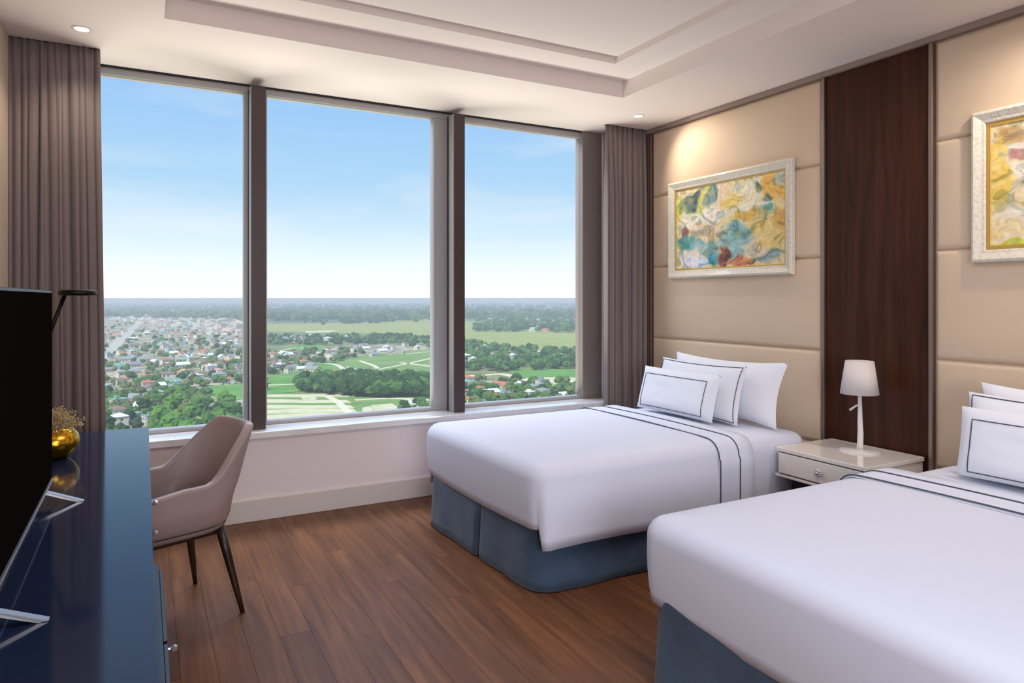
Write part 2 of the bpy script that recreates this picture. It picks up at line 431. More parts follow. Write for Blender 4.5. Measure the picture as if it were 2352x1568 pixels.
# ------------------------------------------------------------------ beds
def rrect(x0, y0, x1, y1, r, seg=8, n=14, rh=None):
    """closed outline: starts at foot/near corner end, goes foot face (towards far), far side, head, near side. returns (point, normal)"""
    rh = r if rh is None else rh
    out = []
    def arc(cx, cy, a0, a1, rad):
        for k in range(seg+1):
            a = a0+(a1-a0)*k/seg
            out.append(((cx+rad*math.cos(a), cy+rad*math.sin(a)), (math.cos(a), math.sin(a))))
    def line(a, b, nrm, m):
        for k in range(1, m): out.append(((a[0]+(b[0]-a[0])*k/m, a[1]+(b[1]-a[1])*k/m), nrm))
    arc(x0+r, y0+r, 1.5*PI, PI, r); line((x0, y0+r), (x0, y1-r), (-1, 0), n)
    arc(x0+r, y1-r, PI, 0.5*PI, r); line((x0+r, y1), (x1-rh, y1), (0, 1), n)
    arc(x1-rh, y1-rh, 0.5*PI, 0, rh); line((x1, y1-rh), (x1, y0+rh), (1, 0), n)
    arc(x1-rh, y0+rh, 0, -0.5*PI, rh); line((x1-rh, y0), (x0+r, y0), (0, -1), n)
    return out

def slant(x, y, y0, y1, x1, amt=0.085):
    """the foot end is a little out of square: far foot corner sits further from the head"""
    f = max(0, min(1, (x1-x)/(x1-1.5))); g = (y-y0)/(y1-y0)
    return x - amt*g*f

def draped(name, x0, y0, x1, y1, r, top, hemf, m, parent, rh=None, round_=0.075, bulge=0.0, sl=0.05, wav=0.0):
    prof = [(0.26, 0.012), (0.16, 0.010), (round_*1.25, 0.003)] + [(round_*(1-math.sin(a)), -round_*(1-math.cos(a))) for a in (0.25, 0.55, 0.85, 1.15, 1.4, 1.5708)]
    rh = r if rh is None else rh
    rings = [rrect(x0+d, y0+d, x1-d, y1-d, max(r-d, 0.012), rh=max(rh-d, 0.006), n=30) for d, dz in prof]
    O = rings[-1]
    P = []
    for q, (p, nn) in enumerate(O):
        hem, out = hemf(p, nn)
        row = []
        for (d, dz), rg in zip(prof, rings):
            row.append([rg[q][0][0], rg[q][0][1], max(top+dz, hem)])
        z1 = top-round_
        for k in range(1, 7):
            f = k/6; z = z1+(hem-z1)*f
            if z1 < hem: z = hem
            e = out*min(1, f*(3 if out > 0 else 1)) + bulge*math.sin(PI*f) + wav*math.sin(9*p[0]+7*p[1])*f
            row.append([p[0]+nn[0]*e, p[1]+nn[1]*e, z])
        P.append([(slant(a, b, y0, y1, x1, sl), b, c) for a, b, c in row])
    o = grid_mesh(name, P, m, parent, closed_u=True)
    # close the top
    bm = bmesh.new(); bm.from_mesh(o.data); bm.verts.ensure_lookup_table()
    nv = len(P[0]); ring = [bm.verts[i*nv] for i in range(len(P))]
    f = bm.faces.new(ring); f.smooth = True
    bmesh.ops.recalc_face_normals(bm, faces=bm.faces)
    bm.to_mesh(o.data); bm.free()
    return o

def make_bed(dy, bed_label, cover_label, where):
    y0, y1 = 2.72+dy, 4.05+dy
    sl = 0.05 if dy == 0 else 0.012
    t = thing('bed', bed_label, 'bed', (0, 0, 0))
    # base and mattress
    box('bed_base', (1.70, y0+0.10, 0.05), (3.50, y1-0.10, 0.30), M['plinth'], t, bev=0.01)
    box('mattress', (1.68, y0+0.07, 0.30), (3.50, y1-0.07, 0.575), M['white_cotton'], t, bev=0.06, seg=4, smooth=True)
    # sheet, tucked over the mattress, shows past the duvet at the head
    draped('fitted_sheet', 1.66, y0+0.035, 3.53, y1-0.035, 0.10, 0.592, lambda p, n: (0.27, 0.0), M['white_cotton'], t, rh=0.10)
    # skirt with one inverted pleat in the foot face
    x0 = 1.635; O = rrect(x0, y0+0.045, 3.50, y1-0.045, 0.11, n=40); P = []
    ysp = y0+0.60
    for (p, nn) in O:
        row = []
        for k in range(9):
            f = k/8; z = 0.36*(1-f)+0.006*f
            e = 0.02*f + 0.004*math.sin(23*p[1]+17*p[0])*f
            if nn[0] < -0.9:
                d = p[1]-ysp
                if 0 <= d < 0.02: e -= 0.032*min(1, f*1.6)
                elif 0.02 <= d < 0.14: e += 0.012*f*(1-(d-0.02)/0.12)
            row.append((slant(p[0]+nn[0]*e, p[1]+nn[1]*e, y0, y1, 3.5, sl+0.03), p[1]+nn[1]*e, z))
        P.append(row)
    sk = grid_mesh('bed_skirt', P, M['skirt'], t, closed_u=True)
    sk.modifiers.new('thick', 'SOLIDIFY').thickness = 0.004
    # duvet
    def hem(p, n):
        X0 = 1.62
        if n[0] > 0.7: return 0.59, 0.0
        if n[0] < -0.02 and n[1] > -0.999 and not (n[1] > 0.9):
            c = 0.02*abs((p[1]-(y0+y1)/2)/0.66)**2
            if n[1] < -0.72: return 0.225, 0.012
            return 0.295+c, -0.014
        if n[1] > 0.5 and dy < 0: return 0.335, -0.012
        return 0.225+0.008*math.sin(4*p[0]), 0.012
    dv = draped('duvet', 1.60, y0, 2.97, y1, 0.085, 0.615, hem, M['white_cotton'], None, rh=0.02, bulge=0.006, sl=sl)
    tag(dv, cover_label, 'duvet')
    dv.modifiers.new('thick', 'SOLIDIFY').thickness = 0.006
    # turned back band and its two lines of piping
    def section(off):
        pts = []
        r = 0.078
        pts.append((y0-0.016-off, 0.222))
        for z in (0.30, 0.38, 0.46, 0.52): pts.append((y0-0.018-off, z))
        for a in (0.0, 0.3, 0.6, 0.9, 1.2, 1.5): pts.append((y0+r-(r+0.008+off)*math.cos(a), 0.615-r+(r+0.006+off)*math.sin(a)))
        n = 14
        for k in range(n+1):
            f = k/n; yy = y0+0.11+(y1-y0-0.22)*f
            pts.append((yy, 0.623+off+0.007*math.sin(PI*f)))
        for a in (1.5, 1.2, 0.9, 0.6, 0.3, 0.0): pts.append((y1-r+(r+0.008+off)*math.cos(a), 0.615-r+(r+0.006+off)*math.sin(a)))
        for z in (0.46, 0.38, 0.30, 0.222): pts.append((y1+0.018+off, z))
        return pts
    sec = section(0.006); P = []
    for k, xx in enumerate((2.725, 2.73, 2.80, 2.87, 2.875, 2.93, 2.985, 2.99)):
        dz = -0.008 if k in (0, 7) else (0.003 if k in (4, 5, 6) else 0.0)
        s2 = section(0.006+dz); P.append([(xx, a, b) for a, b in s2])
    bnd = grid_mesh('turned_back_band', P, M['white_cotton'], dv)
    for xx in (2.727, 2.873):
        bm = bmesh.new(); add_tube(bm, [(xx, a, b) for a, b in section(0.009)], 0.0032, 6)
        bmobj('piping', bm, M['piping'], dv, True)
    # pillows
    def pillow(cx, cy, zb, w, h, th, lean, rect, label, name='pillow', sag=0.06, jit=0):
        n1, n2 = 30, 20
        rnd = random.Random(jit)
        def sp(u, v, side):
            xx = w/2*u*(1-sag*0.9*(1-v*v)); zz = h/2*v*(1-sag*1.6*(1-u*u)) + h/2
            q = max(0, (1-u**4)*(1-v**4))
            tt = th/2*q**0.55*(1-0.12*v)
            if rect:
                pass
            wob = 0.006*noise.noise(Vector((u*2.2+jit, v*2.2, side*3.0)))*q
            return (side*(tt+wob), xx, zz)
        t_ = thing(name, label, 'pillow', (cx, cy, zb)); t_.rotation_euler = (0, lean, 0)
        F = []
        for i in range(n1+1):
            F.append([sp(-1+2*i/n1, -1+2*j/n2, -1) for j in range(n2+1)])
        B = []
        for i in range(n1+1):
            B.append([sp(-1+2*i/n1, -1+2*j/n2, 1) for j in range(n2+1)])
        vs = [p for r in F for p in r] + [p for r in B for p in r]; nv = n2+1; off = (n1+1)*nv; fs = []
        for i in range(n1):
            for j in range(n2):
                fs.append((i*nv+j, i*nv+j+1, (i+1)*nv+j+1, (i+1)*nv+j))
                fs.append((off+i*nv+j, off+(i+1)*nv+j, off+(i+1)*nv+j+1, off+i*nv+j+1))
        me = bpy.data.meshes.new('pillowcase'); me.from_pydata(vs, [], fs)
        bm = bmesh.new(); bm.from_mesh(me); bm.to_mesh(me); bm.free()
        link('pillowcase', me, t_, M['pillow'], True)
        if rect:
            ua, ub, va, vb = rect; pts = []
            def ln(a, b, m):
                for k in range(m): f = k/m; pts.append((a[0]+(b[0]-a[0])*f, a[1]+(b[1]-a[1])*f))
            ln((ua, va), (ub, va), 16); ln((ub, va), (ub, vb), 12); ln((ub, vb), (ua, vb), 16); ln((ua, vb), (ua, va), 12)
            q = []
            for (u, v) in pts + pts[:1]:
                p = sp(u, v, -1); q.append((p[0]-0.001, p[1], p[2]))
            bm = bmesh.new(); add_tube(bm, q, 0.0026, 6, caps=False); bmobj('piping', bm, M['piping'], t_, True)
        return t_
    pillow(3.335, 3.34+dy, 0.612, 0.99, 0.41, 0.13, 0.27, None, 'large plain white pillow, rearmost on the '+where, sag=0.085, jit=1)
    pillow(3.205, 3.42+dy, 0.612, 0.78, 0.375, 0.12, 0.24, (-0.95, 0.95, -0.93, 0.93), 'white pillow edged with dark piping, middle one on the '+where, sag=0.05, jit=2)
    pillow(3.095 if dy == 0 else 3.15, (3.495 if dy == 0 else 3.425)+dy, 0.625, 0.73, 0.30, 0.10, 0.26 if dy == 0 else 0.17, (-0.80, 0.84, -0.86, 0.66), 'small white cushion with dark piped rectangle, frontmost on the '+where, name='cushion', sag=0.02, jit=3)
    return t
make_bed(0.0, 'single bed with blue skirt beside the window', 'smooth white duvet hanging over the foot of the bed beside the window', 'bed beside the window')
make_bed(-2.07, 'single bed with blue skirt nearest the camera, cut by the right frame edge', 'smooth white duvet on the nearer bed, cut by the right frame edge', 'nearer bed')

# ------------------------------------------------------------------ nightstand and lamp
ns = thing('nightstand', 'cream lacquered nightstand with one drawer between the two beds', 'nightstand', (0, 0, 0))
nx0, nx1, ny0, ny1, nz = 3.185, 3.675, 2.165, 2.725, 0.55
box('body', (nx0+0.012, ny0+0.008, 0.40), (nx1, ny1-0.008, 0.527), M['lacquer'], ns, bev=0.003)
box('top', (nx0, ny0, 0.527), (nx1, ny1, nz), M['lacquer'], ns, bev=0.003)
box('bottom_shelf', (nx0-0.004, ny0, 0.385), (nx1, ny1, 0.40), M['lacquer'], ns, bev=0.003)
box('shadow_gap', (nx0+0.008, ny0+0.02, 0.402), (nx0+0.0125, ny1-0.02, 0.526), M['piping'], ns)
dr = box('drawer', (nx0-0.002, ny0+0.024, 0.408), (nx0+0.014, ny1-0.024, 0.521), M['lacquer'], ns, bev=0.002)
kb = bmesh.new(); add_tube(kb, [(nx0-0.002, 2.43, 0.465), (nx0-0.016, 2.43, 0.465)], [0.006, 0.006], 10)
for k in range(8):
    a = 2*PI*k/8
    r = bmesh.ops.create_icosphere(kb, subdivisions=1, radius=0.008)
    for v in r['verts']: v.co += Vector((nx0-0.02, 2.43+0.014*math.cos(a), 0.465+0.014*math.sin(a)))
r = bmesh.ops.create_icosphere(kb, subdivisions=2, radius=0.010)
for v in r['verts']: v.co += Vector((nx0-0.024, 2.43, 0.465))
bmobj('knob', kb, M['knob'], dr, True)
box('plinth', (nx0+0.10, ny0+0.03, 0.0), (nx1, ny1-0.03, 0.385), M['plinth'], ns, bev=0.003)

lx, ly = 3.50, 2.417
tl = thing('table_lamp', 'slim white table lamp with a tapered shade and twig arm on the nightstand', 'lamp', (lx, ly, nz))
lathe('base', [(0.105, 0), (0.107, 0.003), (0.10, 0.007), (0.02, 0.010), (0.016, 0.011)], M['lampwhite'], tl, 40)
bm = bmesh.new(); add_tube(bm, [(0, 0, 0.009), (0.001, 0.001, 0.03), (0.0, -0.002, 0.10), (0, 0.0, 0.17), (0, 0.001, 0.24), (0, 0.004, 0.33), (0, 0.004, 0.40)], [0.020, 0.0165, 0.0155, 0.0135, 0.0115, 0.010, 0.008], 14)
bmobj('stem', bm, M['lampwhite'], tl, True)
bm = bmesh.new(); add_tube(bm, [(0, 0, 0.262), (-0.002, 0.022, 0.250), (-0.004, 0.058, 0.222), (-0.004, 0.062, 0.217)], [0.005, 0.0052, 0.007, 0.002], 10)
bmobj('twig_arm', bm, M['lampwhite'], tl, True)
bm = bmesh.new(); n = 40
r1 = [bm.verts.new((0.099*math.cos(2*PI*k/n), 0.004+0.099*math.sin(2*PI*k/n), 0.318)) for k in range(n)]
r2 = [bm.verts.new((0.073*math.cos(2*PI*k/n), 0.004+0.073*math.sin(2*PI*k/n), 0.500)) for k in range(n)]
for k in range(n): bm.faces.new((r1[k], r1[(k+1) % n], r2[(k+1) % n], r2[k]))
sh = bmobj('lamp_shade', bm, M['shade'], tl, True); sh.modifiers.new('thick', 'SOLIDIFY').thickness = 0.003
bm = bmesh.new(); add_tube(bm, [(0, 0.004, 0.40), (0, 0.004, 0.495)], 0.004, 8)
for k in range(3):
    a = 2*PI*k/3; add_tube(bm, [(0, 0.004, 0.492), (0.071*math.cos(a), 0.004+0.071*math.sin(a), 0.492)], 0.0015, 6)
bmobj('shade_carrier', bm, M['lampwhite'], tl)

# ------------------------------------------------------------------ pictures
def painting(name, y0, y1, z0, z1, fw, blobs, bgc, label, slip, seed, fcol):
    t = thing(name, label, 'painting', (XR-0.014, (y0+y1)/2, (z0+z1)/2))
    X = 0.0
    # frame: four mitred moulded sides
    prof = [(0, -0.002), (0, -0.028), (0.006, -0.036), (0.016, -0.040), (fw*0.45, -0.034), (fw*0.75, -0.024), (fw*0.92, -0.022), (fw, -0.016), (fw, -0.006)]
    hy, hz = (y1-y0)/2, (z1-z0)/2
    cs = [(-1, -1), (1, -1), (1, 1), (-1, 1)]
    for k in range(4):
        a, b = cs[k], cs[(k+1) % 4]; P = []
        for d, x_ in prof: P.append([(x_, a[0]*(hy-d), a[1]*(hz-d)), (x_, b[0]*(hy-d), b[1]*(hz-d))])
        vs = [p for r in P for p in r]; fs = [(2*i, 2*i+1, 2*i+3, 2*i+2) for i in range(len(P)-1)]
        fs.append(tuple(range(0, len(vs), 2))); fs.append(tuple(range(1, len(vs), 2))[::-1])
        me = bpy.data.meshes.new('frame_side'); me.from_pydata(vs, [], fs)
        bm = bmesh.new(); bm.from_mesh(me); bmesh.ops.recalc_face_normals(bm, faces=bm.faces); bm.to_mesh(me); bm.free()
        link('frame_side', me, t, M['frame_white'])
    # gilt slip
    iy, iz = hy-fw, hz-fw
    bm = bmesh.new()
    for (a0, a1, b0, b1) in ((-iy, iy, iz-slip, iz), (-iy, iy, -iz, -iz+slip), (-iy, -iy+slip, -iz+slip, iz-slip), (iy-slip, iy, -iz+slip, iz-slip)):
        add_box(bm, (-0.013, a0, b0), (-0.004, a1, b1), 0.0015, 1)
    bmobj('gilt_slip', bm, M['frame_gold'], t)
    # canvas with painted colours stored per vertex
    cy, cz = iy-slip, iz-slip; nu, nv = 270, 180
    vs, cols, fs = [], [], []
    for j in range(nv+1):
        for i in range(nu+1):
            u, v = i/nu, j/nv           # u: 0 = far (left as seen), v: 0 = bottom
            p = Vector((u*3.2+seed, v*2.2, 0.3))
            w1 = noise.noise_vector(p); w2 = noise.noise_vector(p*2.7+Vector((5, 1, 2)))
            w3_ = noise.noise_vector(p*6.5+Vector((2, 7, 1)))
            q = Vector((u, v, 0)) + Vector((w1.x, w1.y, 0))*0.07 + Vector((w2.x, w2.y, 0))*0.06 + Vector((w3_.x, w3_.y, 0))*0.022
            c = np.array(bgc, float); 
            for (bu, bv, ru, rv, col, s_) in blobs:
                d = ((q.x-bu)/ru)**2+((q.y-bv)/rv)**2
                wgt = s_/(1+math.exp(min(60, (d-1)*7)))
                c = c*(1-wgt)+np.array(col)*wgt
            st = noise.noise(Vector((q.x*9+w2.x*2.0+seed, q.y*7+w2.y*2.0, 1.5)))
            s2_ = noise.noise(Vector((q.x*13+w2.y*3.0, q.y*10+seed, 7.5)))
            if st > 0.16: c = c*0.80+np.array((250, 244, 228))*0.20
            elif st < -0.22: c = c*np.array((0.80, 0.84, 0.82))
            if s2_ > 0.30: c = c*0.7+np.array((236, 196, 96))*0.3
            elif s2_ < -0.34: c = c*0.7+np.array((120, 150, 150))*0.3
            c = c*(1+0.10*noise.noise(Vector((q.x*40, q.y*30, 2.0))))
            ln = abs(noise.noise(Vector((q.x*9+9, q.y*8+seed, 4.2))))
            if ln < 0.02 and st < 0.05: c = c*0.72+np.array((90, 70, 40))*0.2
            vs.append((-0.008, cy-2*cy*u, -cz+2*cz*v)); cols.append(lin(tuple(np.clip(c, 0, 255)))+(1,))
    for j in range(nv):
        for i in range(nu):
            a = j*(nu+1)+i; fs.append((a, a+1, a+nu+2, a+nu+1))
    me = bpy.data.meshes.new('canvas'); me.from_pydata(vs, [], fs)
    ca = me.color_attributes.new('paint', 'FLOAT_COLOR', 'POINT')
    ca.data.foreach_set('color', np.array(cols, dtype=np.float32).ravel())
    m = bpy.data.materials.new('oil_paint'); m.use_nodes = True; nt = m.node_tree; b = nt.nodes['Principled BSDF']
    at = nt.nodes.new('ShaderNodeAttribute'); at.attribute_name = 'paint'; nt.links.new(at.outputs['Color'], b.inputs['Base Color']); b.inputs['Roughness'].default_value = 0.45
    link('canvas', me, t, m)
    box('backing', (-0.004, -hy+0.01, -hz+0.01), (0.0, hy-0.01, hz-0.01), M['trim_dark'], t)
    return t
Yl, Or, Wh, Te, Gn, Na, Rd, Lb, Gy, Pk = (236, 208, 110), (230, 172, 70), (238, 232, 216), (70, 160, 168), (142, 158, 92), (62, 84, 96), (128, 56, 52), (176, 208, 222), (150, 152, 144), (232, 206, 184)
blobs1 = [(0.50, 0.75, 0.5, 0.3, (228, 222, 190), .9), (0.12, 0.78, 0.10, 0.14, Gn, .9), (0.20, 0.86, 0.05, 0.14, Na, .85), (0.27, 0.80, 0.045, 0.20, (206, 206, 96), .9), (0.36, 0.88, 0.07, 0.12, (92, 132, 142), .9),
          (0.03, 0.78, 0.05, 0.20, (234, 222, 110), .9), (0.48, 0.86, 0.07, 0.16, Pk, .9), (0.60, 0.80, 0.10, 0.14, Yl, .8), (0.69, 0.88, 0.08, 0.10, Wh, .9), (0.76, 0.86, 0.035, 0.07, (110, 126, 110), .9),
          (0.90, 0.82, 0.10, 0.16, Or, .9), (0.97, 0.92, 0.06, 0.10, Lb, .6), (0.84, 0.70, 0.03, 0.05, (90, 120, 104), .9), (0.83, 0.56, 0.045, 0.07, Te, .95), (0.68, 0.56, 0.10, 0.08, (214, 158, 40), .9),
          (0.66, 0.70, 0.08, 0.09, Wh, .85), (0.16, 0.60, 0.13, 0.10, Wh, .85), (0.40, 0.62, 0.12, 0.10, (240, 232, 226), .9), (0.10, 0.44, 0.05, 0.09, (160, 92, 96), .8), (0.30, 0.46, 0.14, 0.10, Pk, .8),
          (0.85, 0.34, 0.16, 0.22, (232, 200, 120), .9), (0.95, 0.46, 0.06, 0.12, (214, 160, 84), .8), (0.45, 0.40, 0.07, 0.04, (120, 96, 78), .7), (0.58, 0.32, 0.15, 0.14, (120, 178, 190), .9), (0.10, 0.30, 0.13, 0.08, Te, .85),
          (0.30, 0.25, 0.16, 0.08, (146, 186, 192), .85), (0.13, 0.10, 0.13, 0.10, (222, 224, 238), .95), (0.34, 0.08, 0.07, 0.10, (40, 146, 172), .9), (0.46, 0.10, 0.06, 0.14, Rd, .9), (0.58, 0.13, 0.08, 0.10, (150, 196, 204), .9),
          (0.62, 0.05, 0.10, 0.06, (196, 96, 58), .85), (0.88, 0.12, 0.13, 0.07, (130, 160, 174), .8), (0.78, 0.20, 0.10, 0.08, Pk, .8), (0.25, 0.05, 0.04, 0.08, (196, 218, 244), .9), (0.72, 0.04, 0.05, 0.05, (110, 66, 60), .7)]
blobs2 = [(0.2, 0.85, 0.25, 0.15, (232, 220, 212), .9), (0.08, 0.9, 0.06, 0.1, (150, 110, 50), .7), (0.03, 0.55, 0.05, 0.4, (240, 204, 100), .9), (0.22, 0.82, 0.06, 0.10, (110, 100, 90), .6), (0.14, 0.70, 0.06, 0.05, (160, 90, 96), .8),
          (0.30, 0.62, 0.09, 0.10, (70, 62, 52), .9), (0.36, 0.78, 0.08, 0.10, (120, 82, 44), .8), (0.16, 0.55, 0.10, 0.07, Wh, .85), (0.20, 0.48, 0.05, 0.05, (210, 170, 110), .6), (0.5, 0.5, 0.2, 0.3, (236, 214, 170), .8),
          (0.10, 0.22, 0.14, 0.10, (232, 220, 200), .9), (0.30, 0.14, 0.14, 0.12, (176, 196, 152), .85), (0.12, 0.03, 0.2, 0.03, (196, 206, 60), .9), (0.7, 0.7, 0.2, 0.2, Yl, .8), (0.8, 0.3, 0.2, 0.25, Lb, .8), (0.6, 0.2, 0.1, 0.2, Te, .7)]
painting('painting', 2.997, 4.173, 1.552, 2.303, 0.062, blobs1, (226, 206, 160), 'framed abstract painting in yellow and turquoise above the bed beside the window', 0.010, 2.0, 0)
painting('painting', 0.747, 1.923, 1.575, 2.325, 0.062, blobs2, (232, 212, 176), 'framed abstract painting with gilt inner edge, cut by the right frame edge', 0.020, 7.0, 0)

# ------------------------------------------------------------------ desk
dk = thing('desk', 'long desk with glossy navy glass top along the left wall', 'desk', (0, 0, 0))
dx1 = 0.022; dy0, dy1 = 0.15, 3.90; dz = 0.75
box('glass_top', (XL+0.002, dy0, dz-0.010), (dx1, dy1, dz), M['desk_glass'], dk, bev=0.0015)
box('top_board', (XL+0.002, dy0+0.01, dz-0.045), (dx1-0.006, dy1-0.008, dz-0.0102), M['desk_body'], dk, bev=0.002)
box('edge_strip', (dx1-0.006, dy0+0.01, dz-0.040), (dx1-0.0015, dy1-0.008, dz-0.0115), M['silver'], dk)
box('side_panel', (XL+0.002, dy1-0.04, 0.0), (dx1-0.05, dy1-0.012, dz-0.045), M['desk_body'], dk, bev=0.002)
box('back_panel', (XL+0.002, dy0+0.02, 0.0), (XL+0.02, dy1-0.04, dz-0.045), M['desk_body'], dk)
ped = box('drawer_unit', (XL+0.06, 2.62, 0.02), (dx1-0.012, 3.0, dz-0.046), M['desk_body'], dk, bev=0.002)
def knob(x, y, z, par):
    bm = bmesh.new(); add_tube(bm, [(x, y, z), (x+0.012, y, z)], 0.004, 8)
    r = bmesh.ops.create_icosphere(bm, subdivisions=1, radius=0.011)
    for v in r['verts']: v.co += Vector((x+0.017, y, z))
    bmobj('knob', bm, M['knob'], par)
for z0, z1 in ((0.60, 0.695), (0.44, 0.592), (0.03, 0.432)):
    d_ = box('drawer', (dx1-0.0115, 2.63, z0), (dx1-0.002, 2.99, z1), M['desk_body'], dk, bev=0.002)
    knob(dx1-0.002, 2.83, (z0+z1)/2 + (0.02 if z0 < 0.5 else 0.0), d_)
cab = box('low_cabinet', (XL+0.06, 0.9, 0.0), (0.045, 2.60, 0.50), M['desk_body'], dk, bev=0.003)
for a, b in ((0.92, 1.46), (1.48, 2.02), (2.04, 2.58)):
    d_ = box('cabinet_door', (0.0452, a, 0.03), (0.056, b, 0.488), M['desk_body'], dk, bev=0.002)
    knob(0.056, (a+b)/2-0.22, 0.44, d_)

# television
tv = thing('television', 'flat black television with silver lower edge standing on the desk', 'television', (0, 0, 0))
tx = -0.265; ty0, ty1, tz0, tz1 = 1.52, 2.70, 0.80, 1.424
box('housing', (tx-0.035, ty0, tz0+0.006), (tx-0.002, ty1, tz1), M['tv_body'], tv, bev=0.004)
box('screen', (tx-0.0019, ty0+0.008, tz0+0.014), (tx, ty1-0.008, tz1-0.008), M['tv'], tv)
box('lower_edge', (tx-0.036, ty0, tz0), (tx+0.003, ty1, tz0+0.0058), M['silver'], tv, bev=0.001)
for fy in (2.58, 1.66):
    bm = bmesh.new()
    for sgn in (1, -1):
        x0_, x1_ = tx-0.018, tx-0.018+sgn*0.115
        vs = [bm.verts.new(p) for p in ((x0_, fy-0.012, 0.800), (x0_, fy+0.012, 0.800), (x1_, fy+0.010, 0.7515), (x1_, fy-0.010, 0.7515),
                                        (x0_, fy-0.012, 0.790), (x0_, fy+0.012, 0.790), (x1_-sgn*0.018, fy+0.010, 0.7505), (x1_-sgn*0.018, fy-0.010, 0.7505))]
        for f in ((0, 1, 2, 3), (4, 7, 6, 5), (0, 3, 7, 4), (1, 5, 6, 2), (3, 2, 6, 7), (0, 4, 5, 1)): bm.faces.new([vs[k] for k in f])
    bmobj('foot', bm, M['silver'], tv)

# gold vase with dried flowers
vx, vy = -0.315, 3.31
va = thing('vase', 'round gold vase behind the television on the desk', 'vase', (vx, vy, dz))
prof = [(0.035, 0.0), (0.045, 0.004), (0.066, 0.022), (0.082, 0.050), (0.086, 0.072), (0.080, 0.096), (0.064, 0.116), (0.050, 0.124), (0.046, 0.124), (0.060, 0.112), (0.074, 0.094), (0.076, 0.072), (0.05, 0.02), (0.01, 0.012)]
lathe('vase_body', prof, M['gold'], va, 40)
rnd = random.Random(11); bm = bmesh.new()
for k in range(150):
    a = rnd.uniform(0, 2*PI); el = rnd.uniform(0.05, 1.5); L_ = rnd.uniform(0.06, 0.098)
    d = Vector((math.cos(a)*math.cos(el), math.sin(a)*math.cos(el), math.sin(el)))
    s0 = Vector((0.03*math.cos(a), 0.03*math.sin(a), 0.115)); e0 = Vector((0, 0, 0.12)) + Vector((d.x*L_, d.y*L_, d.z*L_*0.92))
    mid = (s0+e0)/2+Vector((rnd.uniform(-.015, .015), rnd.uniform(-.015, .015), rnd.uniform(0, .02)))
    add_tube(bm, [s0, mid, e0, e0+Vector((rnd.uniform(-.012, .012), rnd.uniform(-.012, .012), -rnd.uniform(0, .01)))], 0.0009, 4)
    for q in range(3):
        r = bmesh.ops.create_icosphere(bm, subdivisions=1, radius=rnd.uniform(0.002, 0.0045))
        off = e0+Vector((rnd.uniform(-.012, .012), rnd.uniform(-.012, .012), rnd.uniform(-.014, .006)))
        for v in r['verts']: v.co += off
fo = bmobj('dried_flowers', bm, M['dried'], None)
fo.location = (vx, vy, dz); tag(fo, 'bunch of pale dried flowers in the gold vase', 'flowers', kind='stuff')

# desk lamp behind the television
lm = thing('desk_lamp', 'dark metal desk lamp with a flat round head behind the television', 'lamp', (-0.50, 2.95, dz))
hx, hy_, hz_ = 0, 0, 0
def at_t(px, py, t):
    l = (px-1176)/1568*t
    s, c = math.sin(YAW), math.cos(YAW)
    return Vector((s*t+c*l, c*t-s*l, EYE+(684-py)/1568*t))
org = Vector((-0.50, 2.95, dz))
hd = at_t(178, 672, 2.86)-org
lathe('lamp_head', [(0.02, 0.012), (0.060, 0.012), (0.070, 0.008), (0.071, -0.010), (0.066, -0.011), (0.01, -0.006)], M['black_metal'], lm, 36, c=tuple(hd))
lathe('light_ring', [(0.045, -0.0115), (0.055, -0.0128), (0.0655, -0.0118)], M['brass'], lm, 36, c=tuple(hd))
elbow = at_t(88, 830, 2.86)-org
bm = bmesh.new(); add_tube(bm, [hd+Vector((-0.045, 0.02, -0.006)), elbow], 0.0085, 10); bmobj('arm', bm, M['black_metal'], lm, True)
bm = bmesh.new(); add_tube(bm, [elbow, Vector((elbow.x*0.5, elbow.y*0.5, 0.15)), (0, 0, 0.012)], 0.0075, 10); bmobj('pole', bm, M['black_metal'], lm, True)
lathe('base', [(0.075, 0.0), (0.077, 0.004), (0.074, 0.012), (0.01, 0.014)], M['black_metal'], lm, 36)

# ------------------------------------------------------------------ chair
ch = thing('chair', 'greige leather tub chair with tapered dark legs at the desk', 'chair', (0.095, 3.385, 0), math.radians(20.5))
# local frame: faces -x
def shell_pt(u, v):
    """u -1..1 around the U (0 = middle of the back), v 0 bottom .. 1 top rim"""
    a = u*1.0
    au = abs(a)
    # plan curve: back arc then straight sides
    hw, hb, fr = 0.262, 0.235, 0.235
    if au < 0.5:
        th = au/0.5*PI/2
        n_ = 2.7
        px = hb*math.copysign(abs(math.cos(th))**(2/n_), 1)
        py = hw*abs(math.sin(th))**(2/n_)
    else:
        f = (au-0.5)/0.5; px = -fr*f; py = hw*(1-0.04*f*f)
    py *= math.copysign(1, a)
    k = max(0, min(1, (au-0.17)/0.31)); k = k*k*(3-2*k)
    top = 0.818*(1-k)+0.602*k - 0.022*max(0, (au-0.6)/0.4)
    z = 0.405+(top-0.405)*v
    # flare with height, tuck under at the bottom
    s = 0.86+0.14*min(1, v*2.2)**0.6 
    lean = 0.02+0.095*max(0, (z-0.52)/0.30)**1.1*(1-k)
    return (px*s+lean, py*s*(1-0.05*(1-k)*max(0, (z-0.60)/0.22)), z)
P = []
for i in range(61):
    u = -1+2*i/60; P.append([shell_pt(u, j/12) for j in range(13)])
sh = grid_mesh('shell', P, M['chair'], ch)
so = sh.modifiers.new('thick', 'SOLIDIFY'); so.thickness = 0.040; so.offset = -1; so.use_even_offset = False
bv = sh.modifiers.new('round', 'BEVEL'); bv.width = 0.014; bv.segments = 3; bv.limit_method = 'ANGLE'; bv.angle_limit = math.radians(50)
